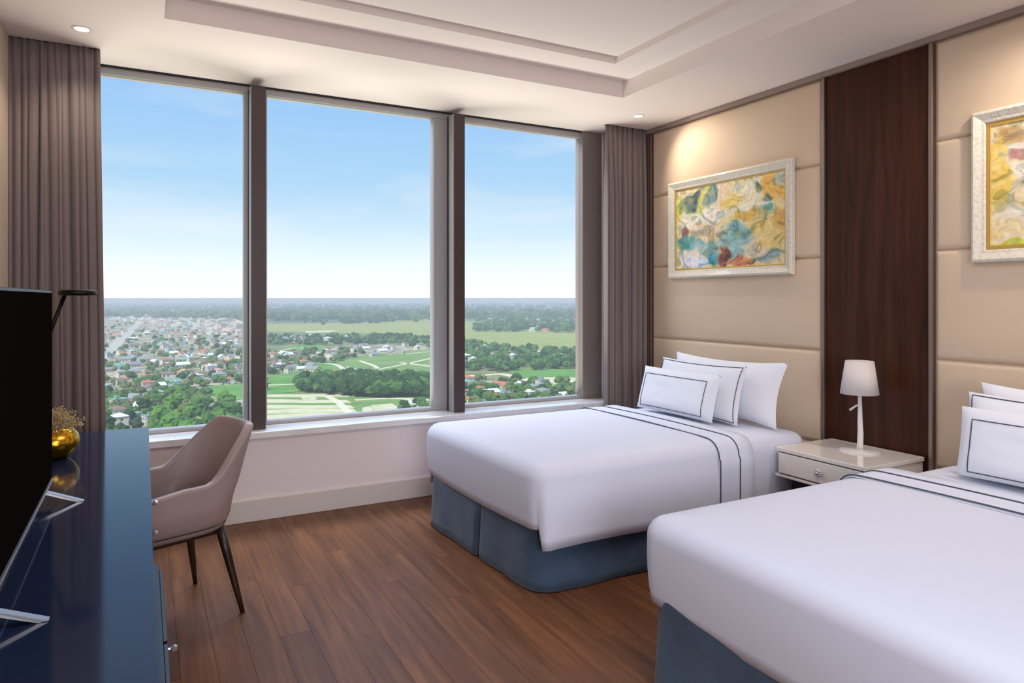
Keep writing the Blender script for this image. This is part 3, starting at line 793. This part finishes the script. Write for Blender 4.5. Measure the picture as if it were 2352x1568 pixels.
# under shell
P = []
for i in range(61):
    u = -1+2*i/60; b0 = shell_pt(u, 0); P.append([(b0[0]*f, b0[1]*f, z) for f, z in ((1.0, 0.406), (0.975, 0.392), (0.92, 0.382), (0.8, 0.377), (0.3, 0.375), (0.0, 0.375))])
grid_mesh('under_shell', P, M['chair'], ch)
bm = bmesh.new(); add_box(bm, (-0.235, -0.205, 0.385), (0.165, 0.205, 0.475), 0.035, 4); bmobj('seat_cushion', bm, M['chair'], ch, True)
bm = bmesh.new(); add_box(bm, (-0.17, -0.16, 0.352), (0.15, 0.16, 0.377), 0.006, 2); bmobj('seat_frame', bm, M['chair_leg'], ch)
for sx in (-1, 1):
    for sy in (-1, 1):
        tx0 = 0.155 if sx > 0 else -0.15
        tp = Vector((tx0, sy*0.165, 0.385)); bt = Vector((tx0+sx*0.07, sy*0.235, 0.0))
        bm = bmesh.new(); add_tube(bm, [tp, tp.lerp(bt, 0.3), tp.lerp(bt, 0.7), bt+Vector((0, 0, 0.001))], [0.021, 0.019, 0.0145, 0.010], 14)
        bmobj('leg', bm, M['chair_leg'], ch, True)

# ================================================================== outside: the plain seen from the tower
G = EYE-100.0
def gp(px, py, z=0.0):
    """point of the plain that lies in this direction from the room"""
    t = (100.0-z)*1568/(py-684); l = (px-1176)/1568*t
    s, c = math.sin(YAW), math.cos(YAW)
    return (s*t+c*l, c*t-s*l)
def ground_mat(name, cols, scale, st=(1, 1, 1), rough=0.95, detail=6):
    m = bpy.data.materials.new(name); m.use_nodes = True; nt = m.node_tree; b = nt.nodes['Principled BSDF']; N = nt.nodes.new; L = nt.links.new
    g = N('ShaderNodeNewGeometry'); mp = N('ShaderNodeMapping'); mp.inputs['Scale'].default_value = st; L(g.outputs['Position'], mp.inputs[0])
    nz = N('ShaderNodeTexNoise'); nz.inputs['Scale'].default_value = scale; nz.inputs['Detail'].default_value = detail; nz.inputs['Roughness'].default_value = 0.62; L(mp.outputs[0], nz.inputs[0])
    r = N('ShaderNodeValToRGB'); cr = r.color_ramp
    n = len(cols)
    cr.elements[0].position = 0.30; cr.elements[0].color = (*lin(cols[0]), 1); cr.elements[1].position = 0.70; cr.elements[1].color = (*lin(cols[-1]), 1)
    for k in range(1, n-1):
        e = cr.elements.new(0.30+0.40*k/(n-1)); e.color = (*lin(cols[k]), 1)
    L(nz.outputs[0], r.inputs[0]); L(r.outputs[0], b.inputs['Base Color']); b.inputs['Roughness'].default_value = rough; b.inputs['Specular IOR Level'].default_value = 0.1
    return m
GM = {}
GM['plain'] = ground_mat('plain_scrub', [(60, 84, 50), (98, 116, 70), (140, 142, 98), (84, 104, 62)], 0.0035, (1, 1, 1), detail=9)
GM['town'] = ground_mat('town_ground', [(78, 92, 60), (128, 130, 98), (190, 180, 156), (100, 106, 76), (150, 146, 118)], 0.022, detail=8)
GM['field'] = ground_mat('green_field', [(100, 134, 72), (122, 150, 84), (142, 164, 100)], 0.012, (1, 4, 1))
GM['bright'] = ground_mat('bright_green_field', [(84, 132, 62), (104, 150, 72), (128, 164, 86)], 0.03)
GM['yellow'] = ground_mat('yellow_green_field', [(128, 148, 78), (160, 166, 92), (148, 150, 96)], 0.0035, (1, 3, 1))
GM['pale'] = ground_mat('pale_dry_field', [(196, 196, 150), (214, 206, 172), (176, 184, 130)], 0.03)
GM['sand'] = ground_mat('sandy_track', [(214, 206, 178), (228, 222, 196)], 0.05)
GM['road'] = ground_mat('road_surface', [(176, 172, 158), (196, 192, 178)], 0.04)
GM['water'] = mat('pale_water_pond', (206, 216, 214), 0.25)
GM['far'] = ground_mat('far_woods', [(58, 88, 70), (84, 116, 88), (112, 138, 104), (70, 100, 78)], 0.0009, (1, 1, 1), detail=9)
bm = bmesh.new()
R_ = 42000
add_box(bm, (-R_, 30, G-30), (R_, R_, G), 0)
ground = struct(bmobj('ground', bm, GM['plain']))
def poly(name, pts, m, z=0.6, px=True):
    q = [gp(a, b, z) if px else (a, b) for a, b in pts]
    # smooth the outline a little
    bm = bmesh.new(); top = [bm.verts.new((a, b, G+z)) for a, b in q]; bot = [bm.verts.new((a, b, G-0.5)) for a, b in q]
    bm.faces.new(top)
    for k in range(len(q)): bm.faces.new((top[k], top[(k+1) % len(q)], bot[(k+1) % len(q)], bot[k]))
    return bmobj(name, bm, m, ground)
def track(name, pts, w, m, z=1.0):
    q = [Vector((*gp(a, b, z), 0)) for a, b in pts]
    # catmull subdivision
    qq = []
    for i in range(len(q)-1):
        p0, p1, p2, p3 = q[max(i-1, 0)], q[i], q[i+1], q[min(i+2, len(q)-1)]
        for k in range(5):
            t = k/5; qq.append(0.5*((2*p1)+(p2-p0)*t+(2*p0-5*p1+4*p2-p3)*t*t+(3*p1-p0-3*p2+p3)*t**3))
    qq.append(q[-1])
    bm = bmesh.new(); prev = None
    for i, p in enumerate(qq):
        d = (qq[min(i+1, len(qq)-1)]-qq[max(i-1, 0)]).normalized(); nrm = Vector((-d.y, d.x, 0))*w/2
        a, b = p+nrm, p-nrm
        cur = [bm.verts.new((v.x, v.y, G+zz)) for v, zz in ((a, -0.4), (a, z), (b, z), (b, -0.4))]
        if prev:
            for k in range(3): bm.faces.new((prev[k], prev[k+1], cur[k+1], cur[k]))
        prev = cur
    return bmobj(name, bm, m, ground)
# broad land cover
poly('far_woods', [(-1600, 700), (2600, 697), (2600, 735), (1380, 738), (900, 738), (700, 744), (500, 726), (-1600, 726)], GM['far'], 0.3)
poly('town_ground', [(-1600, 724), (300, 722), (560, 760), (570, 870), (560, 920), (560, 1040), (-1900, 1060)], GM['town'], 0.3)
poly('town_ground', [(600, 812), (720, 800), (1000, 780), (1010, 808), (840, 826), (740, 832), (735, 866), (600, 872)], GM['town'], 0.35)
poly('town_ground', [(1050, 868), (1500, 880), (1600, 1000), (1050, 1000)], GM['town'], 0.35)
poly('field_plot', [(604, 744), (760, 742), (1000, 737), (1400, 742), (1400, 768), (1000, 772), (860, 766), (604, 760)], GM['yellow'], 0.5)
poly('field_plot', [(880, 716), (1000, 710), (1010, 738), (890, 738)], GM['yellow'], 0.55)
poly('field_plot', [(1060, 762), (1420, 768), (1420, 806), (1240, 808), (1160, 792), (1060, 782)], GM['yellow'], 0.7)
poly('field_plot', [(650, 796), (730, 788), (745, 802), (720, 812), (690, 806)], GM['bright'], 0.8)
poly('field_plot', [(612, 860), (700, 838), (760, 832), (780, 852), (740, 880), (690, 898), (612, 905)], GM['bright'], 0.8)
poly('field_plot', [(750, 826), (860, 812), (1010, 800), (1010, 870), (880, 872), (780, 866)], GM['field'], 0.6)
poly('field_plot', [(600, 902), (1010, 905), (1010, 985), (600, 1010)], GM['field'], 0.6)
poly('field_plot', [(478, 886), (575, 880), (575, 912), (520, 922), (486, 908)], GM['bright'], 0.8)
poly('field_plot', [(1160, 846), (1420, 850), (1420, 868), (1200, 866)], GM['bright'], 0.8)
# pale strips of the paddies by the middle pane
for a, b, c, d in ((905, 905, 909, 910), (914, 918, 921, 924), (928, 930, 936, 936), (941, 938, 949, 946), (954, 948, 962, 956), (967, 958, 974, 965)):
    poly('field_plot', [(560, a+1), (712, b), (790+ (a-900)*0.5, b), (800+(a-900)*0.5, d), (712, d+1), (560, c+2)], GM['pale'], 0.95)
for pts in ([(852, 930), (900, 926), (930, 944), (862, 950)], [(832, 936), (850, 932), (866, 948), (834, 954)], [(690, 910), (712, 905), (730, 916), (700, 922)], [(1240, 866), (1420, 868), (1420, 886), (1290, 888)], [(940, 936), (980, 930), (984, 942), (944, 944)], [(512, 824), (560, 808), (566, 820), (528, 834)], [(700, 760), (770, 758), (768, 762), (704, 764)]):
    poly('field_plot', pts, GM['pale'], 1.1)
# bunds and farm tracks
for pts in ([(745, 834), (775, 838), (800, 852), (850, 850), (920, 838), (1000, 820)], [(790, 856), (830, 868), (880, 874), (1000, 868)], [(826, 828), (860, 840), (870, 850)], [(860, 852), (930, 856), (1000, 858)],
            [(930, 812), (1000, 806)], [(920, 832), (1000, 842)], [(800, 842), (860, 868)], [(640, 806), (690, 798), (740, 812)], [(612, 884), (700, 880), (760, 866)], [(815, 918), (900, 914), (1000, 918)], [(930, 916), (960, 930), (980, 936)]):
    track('farm_track', pts, 6.5, GM['sand'])
track('farm_track', [(745, 906), (775, 922), (800, 946), (822, 966), (840, 990)], 7, GM['sand'])
track('farm_track', [(1060, 784), (1110, 788), (1180, 796), (1250, 808), (1300, 812), (1400, 810)], 16, GM['sand'])
track('farm_track', [(1040, 862), (1100, 862), (1150, 858), (1190, 866), (1230, 878)], 9, GM['sand'])
track('farm_track', [(1180, 868), (1240, 870), (1330, 880)], 8, GM['sand'])
track('road', [(150, 905), (200, 850), (246, 808), (290, 768), (335, 728), (352, 722)], 26, GM['road'])
track('road', [(335, 729), (330, 720), (300, 710), (280, 704)], 30, GM['road'])
track('road', [(335, 729), (400, 742), (500, 770), (560, 778)], 9, GM['road'])
track('road', [(530, 730), (560, 742), (580, 752)], 14, GM['sand'])

# trees
TM = [ground_mat('tree_green_%s' % n, c, s_) for n, c, s_ in (('deep', [(36, 62, 34), (58, 88, 46)], 0.3), ('mid', [(58, 92, 44), (88, 122, 62)], 0.3), ('olive', [(84, 98, 56), (112, 120, 74)], 0.3), ('fresh', [(76, 116, 50), (104, 140, 66)], 0.3))]
M['trunk'] = mat('tree_trunk', (92, 76, 58), 0.9)
def crown_arrays(seed, sub):
    bm = bmesh.new(); bmesh.ops.create_icosphere(bm, subdivisions=sub, radius=1.0)
    for v in bm.verts:
        n_ = noise.noise(v.co*1.7+Vector((seed*3.1, 0, 0)))*0.45+noise.noise(v.co*4+Vector((0, seed, 0)))*0.28
        v.co *= (1+n_); v.co.z = v.co.z*0.85
        if v.co.z < -0.45: v.co.z = -0.45+(v.co.z+0.45)*0.3
    V = np.array([v.co[:] for v in bm.verts]); F = np.array([[v.index for v in f.verts] for f in bm.faces]); bm.free()
    return V, F
tree_meshes = []
for i in range(4):
    for mm in range(4):
        V, F = crown_arrays(i*1.7+0.3, 3)
        V = V*[1, 1, 1]+[0, 0, 1.35]
        bm = bmesh.new(); vv = [bm.verts.new(p) for p in V]
        for f in F: bm.faces.new([vv[k] for k in f])
        base = len(F)
        add_tube(bm, [(0, 0, -0.1), (0, 0, 0.9)], [0.11, 0.07], 6)
        bm.faces.ensure_lookup_table()
        for k in range(base, len(bm.faces)): bm.faces[k].material_index = 1
        me = bpy.data.meshes.new('tree'); bm.to_mesh(me); bm.free(); me.materials.append(TM[mm]); me.materials.append(M['trunk'])
        tree_meshes.append(me)
rt = random.Random(21)
def inpoly(x, y, P):
    c = False; j = len(P)-1
    for i in range(len(P)):
        if (P[i][1] > y) != (P[j][1] > y) and x < (P[j][0]-P[i][0])*(y-P[i][1])/(P[j][1]-P[i][1])+P[i][0]: c = not c
        j = i
    return c
def scatter(P, n):
    xs = [p[0] for p in P]; ys = [p[1] for p in P]; out = []
    while len(out) < n:
        x_, y_ = rt.uniform(min(xs), max(xs)), rt.uniform(min(ys), max(ys))
        if inpoly(x_, y_, P): out.append((x_, y_))
    return out
ROAD = [(130, 925), (150, 895), (246, 800), (290, 762), (335, 722), (345, 732), (300, 776), (256, 818), (190, 880)]
trees = []   # (px, py, size, colour)
def grove(P, n, s0, s1, mats, zone):
    for (a, b) in scatter(P, n):
        if inpoly(a, b, ROAD): continue
        trees.append((a, b, rt.uniform(s0, s1), rt.choice(mats), zone))
grove([(225, 735), (560, 760), (570, 880), (470, 900), (440, 960), (225, 960)], 360, 3.2, 5.6, [0, 1, 2, 2, 1], 'among the houses beyond the left window pane')
grove([(225, 960), (340, 965), (350, 1030), (225, 1030)], 26, 3.2, 5.0, [0, 1], 'at the lower left, next to the left curtain')
grove([(350, 935), (470, 900), (545, 930), (560, 1010), (340, 1030)], 95, 3.6, 6.2, [3, 3, 1, 1, 0], 'at the foot of the left pane, behind the desk and chair')
grove([(480, 800), (560, 790), (565, 880), (490, 882)], 40, 4, 6.5, [0, 1, 2], 'by the green field beyond the left pane')
grove([(680, 880), (745, 868), (985, 872), (985, 915), (860, 916), (760, 908), (690, 900)], 200, 5.0, 8.0, [0, 0, 1], 'in the dark grove beyond the middle pane')
grove([(612, 774), (900, 770), (990, 778), (990, 800), (900, 792), (620, 794)], 240, 4, 7, [0, 0, 1], 'in the tree row above the fields, middle pane')
grove([(612, 812), (740, 806), (850, 800), (860, 822), (740, 836), (612, 870)], 90, 3.5, 6, [0, 1, 2], 'around the village beyond the middle pane')
grove([(1068, 788), (1180, 800), (1330, 808), (1330, 846), (1068, 858)], 260, 4, 7, [0, 0, 1, 1], 'in the wood behind the sandy track, right pane')
grove([(1068, 870), (1240, 880), (1330, 885), (1330, 945), (1068, 960)], 120, 3.5, 6, [0, 1, 1, 2], 'among the houses at the foot of the right pane')
grove([(1090, 730), (1330, 732), (1330, 765), (1090, 762)], 330, 6, 11, [0, 0, 1], 'round the far village beyond the right pane')
grove([(900, 938), (990, 925), (990, 960), (930, 960)], 8, 3, 4.5, [1, 0], 'by the paddies at the foot of the middle pane')
grove([(612, 700), (1330, 698), (1330, 732), (612, 740)], 1300, 10, 20, [0, 0, 1], 'near the horizon beyond the middle and right panes')
grove([(225, 698), (560, 698), (560, 735), (225, 730)], 700, 9, 16, [0, 1, 2], 'near the horizon beyond the left pane')
grove([(700, 738), (1000, 732), (1000, 742), (700, 748)], 50, 6, 10, [0], 'on the yellow field edge, middle pane')
n_seen = len(trees)
grove([(-1500, 735), (225, 735), (225, 1040), (-1500, 1040)], 620, 3.2, 6.0, [0, 1, 2, 1], '')
grove([(-1500, 698), (225, 698), (225, 735), (-1500, 735)], 900, 9, 16, [0, 1, 2], '')
grove([(562, 790), (610, 790), (610, 900), (562, 890)], 22, 4, 6, [0, 1], '')
grove([(990, 872), (1066, 876), (1066, 950), (990, 925)], 40, 4, 7, [0, 0, 1], '')
grove([(990, 772), (1066, 776), (1066, 800), (990, 796)], 30, 4, 7, [0, 1], '')
grove([(1330, 698), (2300, 698), (2300, 740), (1330, 740)], 600, 9, 18, [0, 0, 1], '')
grove([(1330, 800), (2300, 800), (2300, 850), (1330, 850)], 300, 4, 7, [0, 1], '')
grove([(1330, 880), (2300, 880), (2300, 1000), (1330, 1000)], 240, 4, 7, [0, 1, 2], '')
outlying = trees[n_seen:]; trees = trees[:n_seen]
trees.sort(key=lambda q: -q[1]*1.0 - q[2]*4)
def pane_of(px):
    return 'left' if px < 590 else ('middle' if px < 1030 else 'right')
kindname = ['dark green', 'mid green', 'olive', 'fresh green']
for k, (a, b, s_, mm, zn) in enumerate(trees[:290]):
    me = tree_meshes[(k % 4)*4+mm]; o = bpy.data.objects.new('tree', me); COL.objects.link(o)
    p = gp(a, b); o.location = (p[0], p[1], G); o.scale = (s_, s_, s_*rt.uniform(0.85, 1.15)); o.rotation_euler = (0, 0, rt.uniform(0, 6))
    tag(o, 'round %s tree %s' % (kindname[mm], zn), 'tree', '%s trees %s' % (kindname[mm], zn))
def joined(name, items, label, cat):
    """all the remaining far trees, as real geometry in one object"""
    V0, F0 = crown_arrays(2.2, 2); Vs, Fs, Ms = [], [], []; off = 0
    for (a, b, s_, mm, zn) in items:
        p = gp(a, b); th = rt.uniform(0, 6.28); c_, s2 = math.cos(th), math.sin(th)
        R = np.array([[c_, -s2, 0], [s2, c_, 0], [0, 0, 1]])
        V = (V0*[1, 1, 1]) @ R.T * s_ + [p[0], p[1], G+s_*1.0]
        Vs.append(V); Fs.append(F0+off); Ms.append(np.full(len(F0), mm)); off += len(V0)
    V = np.concatenate(Vs); F = np.concatenate(Fs); mi = np.concatenate(Ms)
    me = bpy.data.meshes.new(name); me.from_pydata(V.tolist(), [], F.tolist())
    for m_ in TM: me.materials.append(m_)
    me.polygons.foreach_set('material_index', mi.astype(np.int32))
    o = link(name, me); tag(o, label, cat, kind='stuff'); return o
joined('distant_woodland', trees[290:]+outlying, 'mass of small distant trees spread over the plain to the horizon', 'trees')

# houses
WC = [(226, 220, 206), (214, 206, 190), (228, 206, 160), (206, 214, 206), (222, 198, 184), (196, 190, 184)]
RC = {'terracotta': (186, 112, 84), 'grey': (140, 146, 146), 'white': (226, 228, 226), 'green': (128, 164, 148), 'brown': (134, 110, 94), 'pink': (206, 150, 136)}
WM = [mat('house_plaster_%d' % i, c, 0.8) for i, c in enumerate(WC)]
RMt = {k: mat('roof_%s' % k, v, 0.7) for k, v in RC.items()}
M['hole'] = mat('dark_opening', (66, 70, 76), 0.3)
def house_meshes(wi, rk, L_, W_, h_, rh, kind):
    bm = bmesh.new(); add_box(bm, (-L_/2, -W_/2, -0.5), (L_/2, W_/2, h_))
    if kind == 'gable':
        vs = [bm.verts.new(p) for p in ((L_/2, -W_/2, h_), (L_/2, W_/2, h_), (L_/2, 0, h_+rh), (-L_/2, -W_/2, h_), (-L_/2, W_/2, h_), (-L_/2, 0, h_+rh))]
        bm.faces.new(vs[:3]); bm.faces.new(vs[3:][::-1])
    for fl_ in range(max(1, int(h_//3))):
        zc = 1.0+3*fl_
        for k in range(max(2, int(L_//3.4))):
            xx = -L_/2+1.2+k*3.2
            if xx+1.2 > L_/2: break
            for s_ in (-1, 1): add_box(bm, (xx, s_*W_/2-0.06, zc), (xx+1.2, s_*W_/2+0.06, zc+1.3), mi=1)
        for s_ in (-1, 1): add_box(bm, (s_*L_/2-0.06, -0.7, zc), (s_*L_/2+0.06, 0.7, zc+1.3), mi=1)
    bmesh.ops.recalc_face_normals(bm, faces=bm.faces)
    wme = bpy.data.meshes.new('house_walls'); bm.to_mesh(wme); bm.free(); wme.materials.append(WM[wi]); wme.materials.append(M['hole'])
    bm = bmesh.new(); e = 0.6
    if kind == 'gable':
        pr = [(-W_/2-e, h_-0.35), (0, h_+rh), (W_/2+e, h_-0.35), (W_/2+e, h_-0.05), (0, h_+rh+0.35), (-W_/2-e, h_-0.05)]
        a = [bm.verts.new((-L_/2-e, y_, z_)) for y_, z_ in pr]; b = [bm.verts.new((L_/2+e, y_, z_)) for y_, z_ in pr]
        for k in range(6): bm.faces.new((a[k], a[(k+1) % 6], b[(k+1) % 6], b[k]))
        for q in (a, b): bm.faces.new((q[0], q[1], q[4], q[5])); bm.faces.new((q[1], q[2], q[3], q[4]))
    elif kind == 'hip':
        a = [bm.verts.new(p) for p in ((-L_/2-e, -W_/2-e, h_), (L_/2+e, -W_/2-e, h_), (L_/2+e, W_/2+e, h_), (-L_/2-e, W_/2+e, h_))]
        c = [bm.verts.new((-L_/2+W_/2, 0, h_+rh)), bm.verts.new((L_/2-W_/2, 0, h_+rh))]
        bm.faces.new((a[0], a[1], c[1], c[0])); bm.faces.new((a[2], a[3], c[0], c[1])); bm.faces.new((a[1], a[2], c[1])); bm.faces.new((a[3], a[0], c[0])); bm.faces.new(a[::-1])
    else:
        add_box(bm, (-L_/2-0.4, -W_/2-0.4, h_), (L_/2+0.4, W_/2+0.4, h_+0.4)); add_box(bm, (-L_/4, -W_/4, h_+0.4), (0, W_/4, h_+2.2))
    bmesh.ops.recalc_face_normals(bm, faces=bm.faces)
    rme = bpy.data.meshes.new('roof'); bm.to_mesh(rme); bm.free(); rme.materials.append(RMt[rk])
    return wme, rme
HV = {}
def hv(rk, v):
    if (rk, v) not in HV:
        dims = [(12, 8, 3.6, 2.4, 'gable'), (10, 8, 6.6, 2.0, 'hip'), (15, 8, 3.6, 2.2, 'gable'), (9, 8, 7.0, 0, 'flat')][v]
        HV[(rk, v)] = house_meshes((v*2+len(rk)) % 6, rk, *dims)
    return HV[(rk, v)]
def house(px, py, rk, v, rot, sc, label, group=None):
    wme, rme = hv(rk, v)
    p = gp(px, py); t = bpy.data.objects.new('house', None); COL.objects.link(t); t.location = (p[0], p[1], G); t.rotation_euler = (0, 0, rot); t.scale = (sc, sc, sc)
    tag(t, label, 'house', group)
    for nm, me in (('house_walls', wme), ('roof', rme)):
        o = bpy.data.objects.new(nm, me); COL.objects.link(o); o.parent = t
    return t
hk_kind = ['low gabled', 'two-storey', 'long gabled', 'flat-topped']
def town(P, n, wts, zone):
    out = []
    for (a, b) in scatter(P, n):
        if inpoly(a, b, ROAD): continue
        out.append((a, b, rt.choice(wts), zone))
    return out
hs = []
L1 = ['terracotta', 'terracotta', 'grey', 'white', 'brown', 'green', 'pink', 'grey', 'white', 'brown']
hs += town([(235, 728), (330, 740), (560, 770), (565, 880), (480, 885), (440, 900), (235, 900)], 210, L1, 'in the wide town beyond the left pane')
hs += town([(235, 890), (440, 890), (400, 950), (330, 985), (235, 1000)], 26, ['terracotta', 'green', 'grey', 'white', 'brown', 'pink'], 'low in the left pane by the curtain')
hs += town([(612, 815), (735, 808), (740, 850), (690, 862), (612, 870)], 26, ['brown', 'grey', 'terracotta', 'white'], 'beside the bright field, middle pane')
hs += town([(740, 800), (990, 785), (990, 808), (850, 820), (760, 826)], 34, ['grey', 'white', 'brown', 'grey'], 'in the village row, middle pane')
hs += town([(640, 774), (800, 770), (800, 786), (640, 790)], 16, ['white', 'grey'], 'in the tree row, middle pane')
hs += town([(1068, 882), (1240, 888), (1330, 890), (1330, 940), (1068, 955)], 34, ['grey', 'green', 'terracotta', 'white', 'grey'], 'at the foot of the right pane')
hs += town([(1068, 800), (1200, 802), (1330, 815), (1330, 835), (1068, 840)], 14, ['grey', 'white'], 'in the wood, right pane')
hs += town([(930, 876), (990, 876), (990, 895), (940, 892)], 6, ['grey', 'brown'], 'right of the dark grove, middle pane')
# keep them from standing in each other
keep = []
hs.sort(key=lambda q: -q[1])
for h_ in hs:
    p = gp(h_[0], h_[1])
    if all((p[0]-q[0])**2+(p[1]-q[1])**2 > 15**2 for q in keep):
        keep.append((p[0], p[1], h_))
hk = [k[2] for k in keep][:280]
for (a, b, rk, zn) in hk:
    v = rt.choice([0, 0, 1, 2, 3] if rk not in ('terracotta', 'brown', 'pink') else [0, 1, 1, 2])
    house(a, b, rk, v, rt.choice([0.3, 1.9])+rt.uniform(-0.25, 0.25), rt.uniform(0.95, 1.4), 'small %s house with a %s roof %s' % (hk_kind[v], rk, zn), '%s %s-roofed houses %s' % (hk_kind[v], rk, zn))
# a few that stand out
house(272, 940, 'green', 3, 0.4, 1.35, 'large pale flat-roofed house with green band at the left window edge, beside the curtain')
house(262, 978, 'white', 2, 0.2, 1.25, 'long low house with a white roof just above the desk corner, by the left curtain')
house(770, 866, 'terracotta', 1, 0.5, 1.1, 'lone orange-roofed house at the edge of the dark grove, middle window pane')
# distant town: joined
def far_town(items, nm, label):
    bm = bmesh.new(); rr = random.Random(4)
    for (a, b) in items:
        p = gp(a, b); w_ = rr.uniform(9, 20); d_ = rr.uniform(8, 14); h_ = rr.uniform(5, 11)
        add_box(bm, (p[0]-w_/2, p[1]-d_/2, G-0.5), (p[0]+w_/2, p[1]+d_/2, G+h_), mi=rr.choice([0, 0, 1, 2, 3]))
    o = bmobj(nm, bm, [WM[0], WM[3], RMt['grey'], RMt['pink']]); tag(o, label, 'houses', kind='stuff'); return o
far_town(scatter([(225, 704), (420, 704), (560, 745), (560, 765), (225, 735)], 420), 'distant_town', 'far pale town buildings near the horizon beyond the left window pane')
far_town(scatter([(1110, 728), (1330, 728), (1330, 762), (1140, 762)], 230), 'distant_village', 'far pale village buildings beyond the right window pane')
far_town(scatter([(612, 702), (990, 700), (990, 722), (612, 730)], 70), 'distant_hamlet', 'far scattered pale buildings near the horizon beyond the middle window pane')

def far_houses(items, nm, label):
    bm = bmesh.new(); rr = random.Random(9)
    for (a, b) in items:
        p = gp(a, b); w_ = rr.uniform(5, 8); d_ = rr.uniform(4, 5.5); h_ = rr.choice([3.6, 6.6]); r_ = rr.choice([0.3, 1.9]); rm = rr.choice([2, 3, 4, 4, 5])
        f0 = len(bm.faces); R = Matrix.Translation((p[0], p[1], G)) @ Matrix.Rotation(r_, 4, 'Z')
        q = [bm.verts.new(R @ Vector(v)) for v in ((-w_, -d_, -0.5), (w_, -d_, -0.5), (w_, d_, -0.5), (-w_, d_, -0.5), (-w_, -d_, h_), (w_, -d_, h_), (w_, d_, h_), (-w_, d_, h_), (-w_, 0, h_+2.4), (w_, 0, h_+2.4))]
        wi = rr.choice([0, 0, 1])
        for f, mi in (((0, 1, 5, 4), wi), ((2, 3, 7, 6), wi), ((1, 2, 6, 9, 5), wi), ((3, 0, 4, 8, 7), wi), ((4, 5, 9, 8), rm), ((6, 7, 8, 9), rm)):
            bm.faces.new([q[k] for k in f]).material_index = mi
    o = bmobj(nm, bm, [WM[0], WM[3], RMt['grey'], RMt['white'], RMt['terracotta'], RMt['brown']]); tag(o, label, 'houses', kind='stuff'); return o
far_houses(scatter([(-1500, 735), (228, 728), (228, 1030), (-1500, 1030)], 420)+scatter([(1335, 885), (2200, 885), (2200, 980), (1335, 980)], 90), 'outlying_houses', 'small houses of the town that spreads on beyond the left curtain')

# low hills at the horizon
bm = bmesh.new(); pv = None
for k in range(140):
    a = math.radians(-75+150*k/139); r = 30000
    hgt = 84+8*noise.noise(Vector((k*0.11, 3, 1)))+4*noise.noise(Vector((k*0.5, 1, 1)))
    c_ = [bm.verts.new((math.sin(a)*(r-2500), max(60, math.cos(a)*(r-2500)), G-5)), bm.verts.new((math.sin(a)*r, max(60, math.cos(a)*r), G+hgt)), bm.verts.new((math.sin(a)*(r+2500), max(60, math.cos(a)*(r+2500)), G-5))]
    if pv:
        for q in range(2): bm.faces.new((pv[q], pv[q+1], c_[q+1], c_[q]))
    pv = c_
struct(bmobj('horizon_hills', bm, GM['far'], None, True))

# haze lying over the plain
hz = box('haze', (-R_+500, 60, G-2), (R_-500, R_-500, G+94), None)
hm = bpy.data.materials.new('haze_air'); hm.use_nodes = True; nt = hm.node_tree; nt.nodes.clear()
out = nt.nodes.new('ShaderNodeOutputMaterial'); vs_ = nt.nodes.new('ShaderNodeVolumeScatter')
vs_.inputs['Color'].default_value = (0.93, 0.98, 0.99, 1); vs_.inputs['Density'].default_value = 1/4600; vs_.inputs['Anisotropy'].default_value = 0.0
nt.links.new(vs_.outputs[0], out.inputs['Volume'])
hz.data.materials.clear(); hz.data.materials.append(hm)
tag(hz, 'thin bluish haze lying over the distant plain', 'haze', kind='stuff')
